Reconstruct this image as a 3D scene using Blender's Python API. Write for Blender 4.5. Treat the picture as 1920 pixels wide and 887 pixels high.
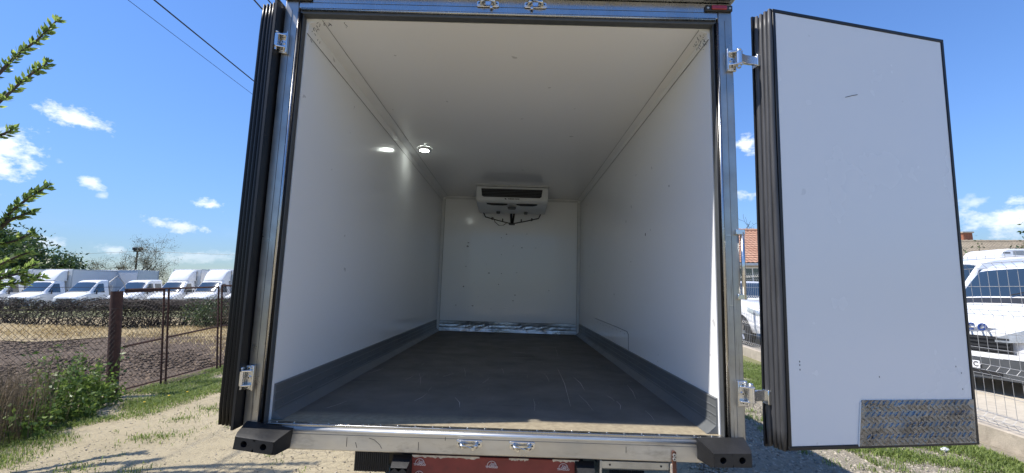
import bpy, bmesh, math, random
import numpy as np
from mathutils import Vector, Matrix
R = math.radians
scene = bpy.context.scene
for _o in list(bpy.data.objects): bpy.data.objects.remove(_o)
random.seed(7)

# ------------------------------------------------------------------ camera, sky, sun, exposure
CAMH = 1.6
cam = bpy.data.cameras.new('camera')
cam.sensor_width = 36; cam.lens = 797.44 / 1920 * 36
cam.clip_start = .05; cam.clip_end = 3000
camo = bpy.data.objects.new('camera', cam); scene.collection.objects.link(camo)
camo.location = (0, 0, CAMH); camo.rotation_euler = (math.pi/2 + .1217, 0, 0)
scene.camera = camo
scene.view_settings.view_transform = 'Standard'; scene.view_settings.look = 'None'
scene.view_settings.gamma = 1; scene.view_settings.use_curve_mapping = False
scene.view_settings.exposure = 0.90

SUN_TRAVEL = Vector((.600, .100, -1.0)).normalized()
sun = bpy.data.lights.new('sun', 'SUN'); sun.energy = 3.7; sun.angle = R(.55); sun.color = (1, .95, .87)
suno = bpy.data.objects.new('sun', sun); scene.collection.objects.link(suno)
suno.rotation_euler = SUN_TRAVEL.to_track_quat('-Z', 'Y').to_euler()

world = bpy.data.worlds.new('World'); scene.world = world; world.use_nodes = True
wn = world.node_tree.nodes; wl = world.node_tree.links
for n in list(wn): wn.remove(n)
def wnode(t, **k):
    n = wn.new(t)
    for a, b in k.items(): setattr(n, a, b)
    return n
sky = wnode('ShaderNodeTexSky'); sky.sky_type = 'NISHITA'; sky.sun_disc = False
sky.sun_elevation = math.asin(-SUN_TRAVEL.z)
sky.sun_rotation = math.atan2(-SUN_TRAVEL.x, -SUN_TRAVEL.y)
sky.altitude = 1800; sky.air_density = 1.0; sky.dust_density = .0; sky.ozone_density = 3.2
SKY_STRENGTH = .138
def pixdir(u, v, p=.1217, f=797.44):
    a = (u - 960)/f; b = -(v - 443.5)/f
    return Vector((a, math.cos(p) - b*math.sin(p), math.sin(p) + b*math.cos(p))).normalized()
# fair-weather clouds: centre direction, end direction, half thickness (radians), density
CLOUDS = [((70,195),(195,238),.017,1.), ((-60,285),(45,300),.048,.95), ((150,336),(190,352),.011,.75), ((185,364),(203,370),.007,.55),
          ((372,380),(418,384),.011,1.), ((283,412),(392,432),.012,1.), ((30,443),(130,456),.012,.7), ((-40,436),(40,438),.016,.7), ((190,467),(240,470),.009,.5),
          ((1382,275),(1420,268),.024,1.), ((1370,366),(1440,366),.013,.85), ((1790,418),(2000,408),.030,.85),
          ((1800,378),(1860,376),.012,.45), ((1880,392),(2100,370),.026,.8), ((300,484),(450,480),.014,.35), ((105,300),(120,305),.006,.3), ((462,335),(475,336),.005,.4),
          ((-420,250),(-250,290),.04,.9), ((2150,300),(2300,290),.04,.9), ((2500,430),(2700,420),.05,.9), ((-700,430),(-400,440),.04,.9)]
geo = wnode('ShaderNodeNewGeometry')
inc = wnode('ShaderNodeVectorMath', operation='SCALE'); inc.inputs['Scale'].default_value = -1
wl.new(geo.outputs['Incoming'], inc.inputs[0])
def wmath(op, a, b=None, clamp=False):
    n = wnode('ShaderNodeMath', operation=op); n.use_clamp = clamp
    for i, s in enumerate((a, b)):
        if s is None: continue
        if isinstance(s, (int, float)): n.inputs[i].default_value = s
        else: wl.new(s, n.inputs[i])
    return n.outputs[0]
def wdot(vec):
    n = wnode('ShaderNodeVectorMath', operation='DOT_PRODUCT'); wl.new(inc.outputs[0], n.inputs[0]); n.inputs[1].default_value = vec
    return n.outputs['Value']
def wnoise(scale, detail, rough, st=(1,1,1)):
    m = wnode('ShaderNodeMapping'); m.inputs['Scale'].default_value = st; wl.new(inc.outputs[0], m.inputs['Vector'])
    n = wnode('ShaderNodeTexNoise'); n.inputs['Scale'].default_value = scale; n.inputs['Detail'].default_value = detail; n.inputs['Roughness'].default_value = rough
    wl.new(m.outputs[0], n.inputs['Vector']); return n.outputs['Fac']
n1 = wnoise(34, 8, .64, (1, 1, 1.6)); n2 = wnoise(9, 5, .6, (1, 1, 2.2))
total = None
for (c0, c1, th, dens) in CLOUDS:
    a, b = pixdir(*c0), pixdir(*c1)
    c = (a + b).normalized(); t1 = (b - a); half = t1.length/2 + th*.4
    t1 = (t1 - c*t1.dot(c)).normalized(); t2 = c.cross(t1)
    u = wmath('DIVIDE', wdot(t1), half); v = wmath('DIVIDE', wdot(t2), th)
    d2 = wmath('ADD', wmath('MULTIPLY', u, u), wmath('MULTIPLY', v, v))
    d = wmath('SQRT', d2)
    e = wmath('SUBTRACT', 1.05, d)
    e = wmath('ADD', e, wmath('MULTIPLY', wmath('SUBTRACT', n1, .53), 3.4))
    e = wmath('MULTIPLY', e, 1.15, True)
    front = wmath('GREATER_THAN', wdot(c), 0.)
    e = wmath('MULTIPLY', wmath('MULTIPLY', e, front), dens)
    total = e if total is None else wmath('MAXIMUM', total, e)
sep = wnode('ShaderNodeSeparateXYZ'); wl.new(inc.outputs[0], sep.inputs[0])
# thin streaky veil low over the whole horizon
low = wmath('MULTIPLY', wmath('SUBTRACT', .12, sep.outputs['Z'], ), 6., True)
veil = wmath('MULTIPLY', wmath('MULTIPLY', wmath('SUBTRACT', n2, .52), 2.0, True), low)
total = wmath('MAXIMUM', total, veil)
cloudshade = wnode('ShaderNodeMixRGB'); cloudshade.inputs[1].default_value = (3.6, 4.0, 4.6, 1); cloudshade.inputs[2].default_value = (5.6, 5.7, 5.8, 1)
wl.new(wmath('MULTIPLY', wmath('SUBTRACT', n2, .38), 3.2, True), cloudshade.inputs[0])
hs = wnode('ShaderNodeHueSaturation'); hs.inputs['Saturation'].default_value = 1.15; hs.inputs['Hue'].default_value = .506
bwn = wnode('ShaderNodeRGBToBW'); wl.new(sky.outputs[0], bwn.inputs[0])          # even shoulder over the whole sky: bright haze compresses as in the photograph
q_ = wmath('DIVIDE', bwn.outputs[0], 4.6); shd = wmath('DIVIDE', 1.13, wmath('ADD', 1., wmath('MULTIPLY', q_, q_)))
scn = wnode('ShaderNodeVectorMath', operation='SCALE'); wl.new(sky.outputs[0], scn.inputs[0]); wl.new(shd, scn.inputs['Scale']); wl.new(scn.outputs[0], hs.inputs['Color'])
mixc = wnode('ShaderNodeMixRGB'); wl.new(total, mixc.inputs[0]); wl.new(hs.outputs[0], mixc.inputs[1]); wl.new(cloudshade.outputs[0], mixc.inputs[2])
bg = wnode('ShaderNodeBackground'); bg.inputs['Strength'].default_value = SKY_STRENGTH; wl.new(mixc.outputs[0], bg.inputs['Color'])
wo = wnode('ShaderNodeOutputWorld'); wl.new(bg.outputs[0], wo.inputs['Surface'])
world.cycles.sampling_method = 'MANUAL'; world.cycles.sample_map_resolution = 1024

# ------------------------------------------------------------------ materials
MATS = {}
def pm(name, col, rough=.5, metal=0., var=0., vscale=4., stretch=(1,1,1), bump=0., bscale=40., bdist=.01, dirt=None, dscale=6., dlo=.55, dhi=.75, coat=0., spec=.5, emit=None, estr=0., rvar=0.):
    if name in MATS: return MATS[name]
    m = bpy.data.materials.new(name); m.use_nodes = True; MATS[name] = m
    nt = m.node_tree; N = nt.nodes; L = nt.links; b = N['Principled BSDF']
    b.inputs['Roughness'].default_value = rough; b.inputs['Metallic'].default_value = metal
    b.inputs['Coat Weight'].default_value = coat; b.inputs['Coat Roughness'].default_value = .05
    b.inputs['Specular IOR Level'].default_value = spec
    c4 = (*col, 1); b.inputs['Base Color'].default_value = c4
    if emit: b.inputs['Emission Color'].default_value = (*emit, 1); b.inputs['Emission Strength'].default_value = estr
    tc = N.new('ShaderNodeTexCoord'); mp = N.new('ShaderNodeMapping'); mp.inputs['Scale'].default_value = stretch
    L.new(tc.outputs['Object'], mp.inputs['Vector'])
    def nz(scale, detail=6, r=.6):
        n = N.new('ShaderNodeTexNoise'); n.inputs['Scale'].default_value = scale; n.inputs['Detail'].default_value = detail; n.inputs['Roughness'].default_value = r
        L.new(mp.outputs[0], n.inputs['Vector']); return n.outputs['Fac']
    out = None
    if var:
        r = N.new('ShaderNodeMapRange'); L.new(nz(vscale), r.inputs[0]); r.inputs[1].default_value = .3; r.inputs[2].default_value = .7
        r.inputs[3].default_value = 1 - var; r.inputs[4].default_value = 1 + var
        mu = N.new('ShaderNodeVectorMath'); mu.operation = 'SCALE'; mu.inputs[0].default_value = col; L.new(r.outputs[0], mu.inputs['Scale'])
        out = mu.outputs[0]
    if dirt:
        r = N.new('ShaderNodeMapRange'); L.new(nz(dscale, 8, .68), r.inputs[0]); r.inputs[1].default_value = dlo; r.inputs[2].default_value = dhi
        mx = N.new('ShaderNodeMixRGB'); L.new(r.outputs[0], mx.inputs[0])
        if out is not None: L.new(out, mx.inputs[1])
        else: mx.inputs[1].default_value = c4
        mx.inputs[2].default_value = (*dirt, 1); out = mx.outputs[0]
    if out is not None: L.new(out, b.inputs['Base Color'])
    if rvar:
        r = N.new('ShaderNodeMapRange'); L.new(nz(vscale*2.3), r.inputs[0]); r.inputs[1].default_value = .3; r.inputs[2].default_value = .7
        r.inputs[3].default_value = max(.02, rough - rvar); r.inputs[4].default_value = rough + rvar; L.new(r.outputs[0], b.inputs['Roughness'])
    if bump:
        bp = N.new('ShaderNodeBump'); bp.inputs['Strength'].default_value = bump; bp.inputs['Distance'].default_value = bdist
        L.new(nz(bscale), bp.inputs['Height']); L.new(bp.outputs[0], b.inputs['Normal'])
    return m

M = dict(
 steel=pm('stainless', (.44,.44,.435), .26, 1., var=.10, vscale=7, stretch=(1,1,.25), bump=.05, bscale=9, bdist=.02, rvar=.08, dirt=(.22,.19,.15), dscale=9, dlo=.62, dhi=.86),
 sill=pm('sill_steel', (.56,.55,.53), .36, .85, var=.22, vscale=5, stretch=(.4,1,1), bump=.08, bscale=14, bdist=.01, rvar=.1, dirt=(.20,.18,.15), dscale=11, dlo=.54, dhi=.80),
 chrome=pm('chrome', (.70,.70,.695), .22, 1., rvar=.06, vscale=30),
 rubber=pm('black_rubber', (.012,.012,.013), .55, var=.3, vscale=20, bump=.25, bscale=60, bdist=.004, dirt=(.035,.034,.033), dscale=22, dlo=.62, dhi=.85),
 seal=pm('weathered_seal_rubber', (.050,.050,.053), .5, var=.35, vscale=6, stretch=(6,6,.6), bump=.2, bscale=40, bdist=.003, dirt=(.16,.16,.158), dscale=10, dlo=.68, dhi=.90),
 sealdark=pm('black_seal_rubber', (.004,.004,.0045), .34, spec=.25, var=.2, vscale=8, stretch=(5,5,.5), bump=.12, bscale=30, bdist=.003),
 flange=pm('black_flange', (.009,.009,.010), .45, var=.2, vscale=10),
 dark=pm('dark_recess', (.012,.012,.013), .7),
 white=pm('white_paint', (.80,.80,.80), .28, var=.03, vscale=3, coat=.3),
 offwhite=pm('plastic_white', (.70,.71,.70), .4, var=.05, vscale=6),
 vanwhite=pm('van_paint', (.82,.82,.82), .22, coat=.6, var=.02),
 boxwhite=pm('box_white', (.72,.72,.71), .4, var=.05, vscale=1.2, bump=.03, bscale=3),
 boxshade_stone=pm('box_shade_stone_grey', (.62,.63,.64), .45, var=.05, vscale=1.2),  # white box paint with shade put into the colour; stone uses it too
 plastic=pm('black_plastic', (.025,.026,.028), .5, var=.2, vscale=10),
 greyplastic=pm('grey_plastic', (.07,.075,.08), .5, var=.15, vscale=10),
 glass=pm('vehicle_glass', (.020,.034,.046), .03, coat=1., spec=.9),
 lens=pm('lamp_lens', (.62,.66,.70), .08, metal=.55, coat=1., var=.25, vscale=18),
 redlens=pm('red_lens', (.30,.012,.015), .2, coat=.6, var=.25, vscale=60),
 tyre=pm('tyre', (.02,.02,.02), .8, bump=.3, bscale=60),
 rim=pm('rim', (.45,.46,.47), .35, .9),
 redply=pm('red_film_ply', (.235,.036,.028), .42, var=.16, vscale=9, dirt=(.13,.03,.025), dscale=14, dlo=.55, dhi=.8, bump=.08, bscale=70, bdist=.003),
 plyedge=pm('ply_edge', (.62,.52,.40), .8, var=.2, vscale=40, dirt=(.3,.2,.13), dscale=70, dlo=.55, dhi=.7),
 print=pm('pale_print', (.72,.60,.55), .6),
 rust=pm('rust', (.12,.042,.02), .85, var=.45, vscale=18, bump=.5, bscale=60, bdist=.004, dirt=(.035,.022,.018), dscale=12, dlo=.45, dhi=.7),
 rustdark=pm('rust_dark', (.055,.024,.016), .85, var=.4, vscale=14, bump=.4, bscale=60, bdist=.004),
 galv=pm('galvanised', (.50,.51,.52), .42, .85, var=.15, vscale=12),
 wire=pm('wire_grey', (.46,.45,.44), .5, .6),
 chain=pm('chain_link_wire', (.040,.030,.024), .8, .1, var=.3, vscale=9),
 concrete=pm('concrete', (.43,.37,.29), .9, var=.18, vscale=6, bump=.5, bscale=50, bdist=.01, dirt=(.26,.22,.17), dscale=5),
 cabletxt=pm('cable_black', (.012,.012,.013), .5),
 sealant=pm('aged_sealant', (.26,.26,.25), .7, var=.3, vscale=8),
 scuffgrey=pm('scuff_grey', (.30,.30,.295), .6),
 brushed=pm('brushed_steel', (.74,.735,.72), .42, .9, var=.1, vscale=8, stretch=(.3,1,1)),
 gouge=pm('gouged_ply', (.42,.39,.35), .8, var=.3, vscale=30),
 lettergrey=pm('letter_dark', (.02,.02,.022), .4),
 letterblue=pm('letter_blue', (.03,.06,.20), .3, .3),
 wood=pm('weathered_wood', (.085,.07,.058), .9, var=.4, vscale=6, stretch=(8,8,.6), bump=.4, bscale=20),
 bark=pm('bark', (.065,.052,.042), .9, var=.4, vscale=10, bump=.6, bscale=40),
 twig=pm('dry_twig', (.036,.028,.023), .9, var=.45, vscale=3),
 twigpale=pm('pale_twig', (.065,.052,.044), .9, var=.3, vscale=3),
)
def leafmat(name, c0, c1, trans=.35, rough=.45):
    m = bpy.data.materials.new(name); m.use_nodes = True; nt = m.node_tree; N = nt.nodes; L = nt.links; b = N['Principled BSDF']
    b.inputs['Roughness'].default_value = rough
    g = N.new('ShaderNodeNewGeometry'); mx = N.new('ShaderNodeMixRGB'); mx.inputs[1].default_value = (*c0,1); mx.inputs[2].default_value = (*c1,1)
    L.new(g.outputs['Random Per Island'], mx.inputs[0]); L.new(mx.outputs[0], b.inputs['Base Color'])
    t = N.new('ShaderNodeBsdfTranslucent'); hs_ = N.new('ShaderNodeHueSaturation'); hs_.inputs['Value'].default_value = 1.5; L.new(mx.outputs[0], hs_.inputs['Color']); L.new(hs_.outputs[0], t.inputs['Color'])
    ms = N.new('ShaderNodeMixShader'); ms.inputs[0].default_value = trans; L.new(b.outputs[0], ms.inputs[1]); L.new(t.outputs[0], ms.inputs[2])
    L.new(ms.outputs[0], N['Material Output'].inputs['Surface']); return m
M['leaf'] = leafmat('fresh_leaf', (.08,.135,.03), (.30,.38,.10), .5)
M['leafdark'] = leafmat('tree_leaf', (.022,.045,.014), (.075,.12,.030), .25)
M['grass'] = leafmat('grass_blade', (.075,.12,.022), (.24,.30,.07), .35, .6)
M['drygrass'] = leafmat('dry_grass', (.075,.058,.036), (.20,.155,.095), .15, .85)
M['straw'] = leafmat('straw', (.29,.215,.10), (.56,.44,.235), .15, .85)
M['weed'] = leafmat('weed_leaf', (.055,.105,.020), (.21,.29,.060), .35)
M['yellow'] = pm('flower_yellow', (.75,.50,.02), .6)
M['sparse'] = leafmat('young_leaf_brown', (.10,.085,.045), (.17,.16,.075), .25)
M['hedgeleaf'] = leafmat('dull_hedge_leaf', (.016,.018,.010), (.045,.052,.022), .1, .7)
M['clod'] = leafmat('soil_clod', (.055,.038,.026), (.20,.145,.10), 0., .95)
M['stone'] = leafmat('gravel_stone', (.15,.135,.11), (.44,.39,.31), 0., .9)

def nodemat(name):
    m = bpy.data.materials.new(name); m.use_nodes = True
    nt = m.node_tree; N = nt.nodes; L = nt.links; b = N['Principled BSDF']
    tc = N.new('ShaderNodeTexCoord')
    class K: pass
    k = K(); k.m = m; k.N = N; k.L = L; k.b = b; k.obj = tc.outputs['Object']
    def mapping(scale=(1,1,1), rot=(0,0,0), loc=(0,0,0)):
        n = N.new('ShaderNodeMapping'); n.inputs['Scale'].default_value = scale; n.inputs['Rotation'].default_value = rot; n.inputs['Location'].default_value = loc
        L.new(k.obj, n.inputs['Vector']); return n.outputs[0]
    def noise(scale, detail=6, rough=.6, vec=None):
        n = N.new('ShaderNodeTexNoise'); n.inputs['Scale'].default_value = scale; n.inputs['Detail'].default_value = detail; n.inputs['Roughness'].default_value = rough
        L.new(vec if vec is not None else k.obj, n.inputs['Vector']); return n.outputs['Fac']
    def voro(scale, feature='DISTANCE_TO_EDGE', vec=None, rnd=1.):
        n = N.new('ShaderNodeTexVoronoi'); n.feature = feature; n.inputs['Scale'].default_value = scale; n.inputs['Randomness'].default_value = rnd
        L.new(vec if vec is not None else k.obj, n.inputs['Vector']); return n.outputs['Distance']
    def rng(x, a, b_, c=0., d=1.):
        n = N.new('ShaderNodeMapRange'); L.new(x, n.inputs[0])
        for i, q in enumerate((a, b_, c, d)): n.inputs[i+1].default_value = q
        return n.outputs[0]
    def math_(op, a, b_=None, clamp=False):
        n = N.new('ShaderNodeMath'); n.operation = op; n.use_clamp = clamp
        for i, s in enumerate((a, b_)):
            if s is None: continue
            if isinstance(s, (int, float)): n.inputs[i].default_value = s
            else: L.new(s, n.inputs[i])
        return n.outputs[0]
    def mix(f, a, b_):
        n = N.new('ShaderNodeMixRGB')
        for i, s in enumerate((f, a, b_)):
            if isinstance(s, (int, float)): n.inputs[i].default_value = s
            elif isinstance(s, tuple): n.inputs[i].default_value = (*s, 1)
            else: L.new(s, n.inputs[i])
        return n.outputs[0]
    def bump(h, strength, dist=.01, prev=None):
        n = N.new('ShaderNodeBump'); n.inputs['Strength'].default_value = strength; n.inputs['Distance'].default_value = dist
        L.new(h, n.inputs['Height'])
        if prev is not None: L.new(prev, n.inputs['Normal'])
        return n.outputs[0]
    def xyz():
        n = N.new('ShaderNodeSeparateXYZ'); L.new(k.obj, n.inputs[0]); return n.outputs
    def setc(x): L.new(x, b.inputs['Base Color'])
    def setr(x): L.new(x, b.inputs['Roughness'])
    def setn(x): L.new(x, b.inputs['Normal'])
    k.mapping, k.noise, k.voro, k.rng, k.math, k.mix, k.bump, k.xyz, k.setc, k.setr, k.setn = mapping, noise, voro, rng, math_, mix, bump, xyz, setc, setr, setn
    return k
# gel-coated sandwich panel, faintly wavy, scuffed
def panel_mat(name, col, scuff=.5, rough=(.10, .17), wave=.05):
    k = nodemat(name)
    c = k.mix(k.rng(k.noise(.8, 3), .35, .7, 0, .07), col, (col[0]*.85, col[1]*.85, col[2]*.84))
    sp = k.rng(k.noise(11, 2, .5), .755, .775)
    c = k.mix(k.math('MULTIPLY', sp, scuff), c, (.22,.22,.21))
    st = k.rng(k.noise(7, 5, .7, k.mapping((.5,.5,3.5), (0,.3,.2))), .74, .80)
    c = k.mix(k.math('MULTIPLY', st, scuff*.35), c, (.34,.34,.33))
    k.setc(c); k.setr(k.rng(k.noise(2, 4), .3, .7, rough[0], rough[1]))
    k.setn(k.bump(k.noise(1.6, 2, .4), wave, .02))
    return k.m
M['panel'] = panel_mat('gelcoat_panel', (.89,.89,.885), .4)
M['bulkhead'] = panel_mat('scuffed_bulkhead', (.88,.89,.885), .8, (.08, .14), .12)
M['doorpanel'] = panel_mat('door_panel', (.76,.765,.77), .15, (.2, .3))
k = nodemat('phenolic_floor')                                   # dark phenolic ply: scratched; sand-toned threshold band painted to brighten the sunlit strip
c = k.mix(k.rng(k.noise(3.2, 8, .65), .3, .72), (.098,.091,.079), (.170,.158,.138))
c = k.mix(k.rng(k.noise(5, 6, .7, k.mapping((.35,2.4,1))), .62, .70, 0, .7), c, (.04,.039,.037))
for i, (rz, sc, th) in enumerate(((.35, 9, .735), (-.22, 7, .745), (.05, 12, .75))):
    s = k.rng(k.noise(sc, 2, .5, k.mapping((9, .30, 1), (0, 0, rz), (i*3.1, i, 0))), th, th + .012)
    g = k.rng(k.noise(1.4, 2, .5, k.mapping((1,1,1), (0,0,0), (i*7, 2, 0))), .46, .60)
    c = k.mix(k.math('MULTIPLY', k.math('MULTIPLY', s, g), .75), c, (.30,.28,.25))
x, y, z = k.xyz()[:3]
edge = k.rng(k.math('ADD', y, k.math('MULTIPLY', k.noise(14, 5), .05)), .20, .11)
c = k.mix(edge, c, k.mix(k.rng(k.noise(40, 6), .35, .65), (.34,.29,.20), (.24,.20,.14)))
k.setc(c); k.setr(k.rng(k.noise(4, 5), .3, .7, .55, .75)); k.setn(k.bump(k.noise(90, 3), .12, .002)); k.b.inputs['Specular IOR Level'].default_value = .35
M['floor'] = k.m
k = nodemat('kick_plate_grey')
c = k.mix(k.rng(k.noise(3, 6), .3, .7), (.14,.148,.152), (.19,.198,.202))
c = k.mix(k.rng(k.noise(9, 6, .7, k.mapping((1,.25,2))), .64, .74, 0, .6), c, (.06,.06,.06))
c = k.mix(k.rng(k.voro(14, 'F1'), .06, .03, 0, .5), c, (.42,.43,.43))
k.setc(c); k.setr(k.rng(k.noise(6, 4), .3, .7, .32, .5)); k.b.inputs['Metallic'].default_value = .25; k.setn(k.bump(k.noise(8, 4), .08, .01))
M['kick'] = k.m
M['kickrib'] = pm('kick_rib', (.24,.25,.26), .35, .5, var=.2, vscale=6)
k = nodemat('dented_aluminium')
c = k.mix(k.rng(k.noise(4, 6), .3, .7), (.50,.52,.54), (.66,.68,.70))
c = k.mix(k.rng(k.noise(4.5, 5, .6, k.mapping((1,1,2))), .56, .66, 0, .75), c, (.12,.12,.12))
k.setc(c); k.b.inputs['Metallic'].default_value = .8; k.setr(k.rng(k.noise(6, 4), .3, .7, .25, .45)); k.setn(k.bump(k.noise(16, 4), .35, .02))
M['alu'] = k.m
M['tread'] = pm('tread_plate', (.23,.24,.26), .27, 1., var=.25, vscale=6, rvar=.1, bump=.9, bscale=5, bdist=.05)
# stained frame post (streaks running down)
k = nodemat('stained_post')
c = k.mix(k.rng(k.noise(6, 5), .3, .7), (.46,.45,.43), (.33,.32,.305))
x, y, z = k.xyz()[:3]
zz = k.rng(z, 2.3, 1.0, 0, 1)
s = k.rng(k.noise(12, 6, .7, k.mapping((4.5,4.5,.28))), .55, .66)
c = k.mix(k.math('MULTIPLY', k.math('MULTIPLY', s, zz), .85), c, (.055,.040,.028))
k.setc(c); k.b.inputs['Metallic'].default_value = .92; k.setr(k.rng(k.noise(9, 5), .3, .7, .26, .46)); k.setn(k.bump(k.noise(8, 4, .5, k.mapping((1,1,.3))), .06, .02))
M['post'] = k.m
# sandy, crazed dirt
k = nodemat('sandy_dirt')
c = k.mix(k.rng(k.noise(.9, 8, .6), .3, .7), (.385,.320,.200), (.475,.400,.262))
c = k.mix(k.rng(k.noise(7, 8, .7), .50, .72, 0, .55), c, (.25,.205,.135))
c = k.mix(k.rng(k.noise(38, 7, .7), .58, .72, 0, .5), c, (.17,.14,.10))
c = k.mix(k.rng(k.noise(2.2, 6, .7, k.mapping((1.6, .5, 1), (0, 0, .35))), .56, .70, 0, .35), c, (.46,.40,.29))
w = N_ = k.noise(3, 5, .6)
vv = k.N.new('ShaderNodeVectorMath'); vv.operation = 'MULTIPLY_ADD'; nn = k.N.new('ShaderNodeTexNoise'); nn.inputs['Scale'].default_value = 2.5; nn.inputs['Detail'].default_value = 6
k.L.new(k.obj, nn.inputs['Vector']); k.L.new(nn.outputs['Color'], vv.inputs[0]); vv.inputs[1].default_value = (.35,.35,.35); k.L.new(k.obj, vv.inputs[2])
cr = k.rng(k.voro(6.5, vec=vv.outputs[0]), .0, .035); zone = k.rng(k.noise(.8, 4), .46, .56)
crk = k.math('MULTIPLY', k.math('SUBTRACT', 1., cr), zone)
c = k.mix(k.math('MULTIPLY', crk, .55), c, (.15,.12,.085))
k.setc(c); k.b.inputs['Roughness'].default_value = .95
b1 = k.bump(k.noise(22, 9, .75), .9, .045); b2 = k.bump(k.math('MULTIPLY', crk, -1.), .5, .02, b1); k.setn(b2)
M['dirt'] = k.m
def soil(name, c0, c1, c2, sc, bs, bd):
    k = nodemat(name)
    c = k.mix(k.rng(k.noise(sc, 8, .65), .3, .7), c0, c1)
    c = k.mix(k.rng(k.noise(sc*9, 8, .7), .48, .68, 0, .7), c, c2)
    k.setc(c); k.b.inputs['Roughness'].default_value = .95; k.setn(k.bump(k.noise(sc*14, 8, .7), bs, bd)); return k.m
M['field'] = soil('ploughed_soil', (.110,.075,.047), (.165,.118,.078), (.048,.034,.023), 1.2, 1., .08)
M['verge'] = soil('verge_soil', (.28,.215,.115), (.37,.295,.165), (.15,.12,.07), .9, .7, .04)
M['gravel'] = soil('gravel_bed', (.27,.235,.175), (.34,.295,.22), (.13,.113,.085), 1.6, 1., .04)
M['yard'] = soil('yard_gravel', (.44,.385,.30), (.50,.44,.345), (.34,.29,.22), .8, .5, .03)
M['meadow'] = soil('meadow', (.12,.13,.05), (.20,.19,.09), (.08,.09,.03), .3, .6, .08)
k = nodemat('clay_tile'); c = k.mix(k.rng(k.noise(1.6, 7), .3, .7), (.36,.185,.115), (.46,.27,.18)); c = k.mix(k.rng(k.noise(7, 6, .7), .5, .7, 0, .6), c, (.20,.12,.085)); k.setc(c); k.b.inputs['Roughness'].default_value = .9
M['tile'] = k.m
k = nodemat('lichen_tile'); c = k.mix(k.rng(k.noise(1.4, 7), .3, .7), (.27,.225,.165), (.36,.30,.215)); c = k.mix(k.rng(k.noise(6, 6, .7), .5, .7, 0, .7), c, (.14,.115,.085)); k.setc(c); k.b.inputs['Roughness'].default_value = .95
M['oldtile'] = k.m
M['render'] = pm('wall_render', (.55,.52,.46), .9, var=.08, vscale=2)
M['brick'] = pm('chimney_brick', (.33,.13,.07), .9, var=.3, vscale=14)

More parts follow.
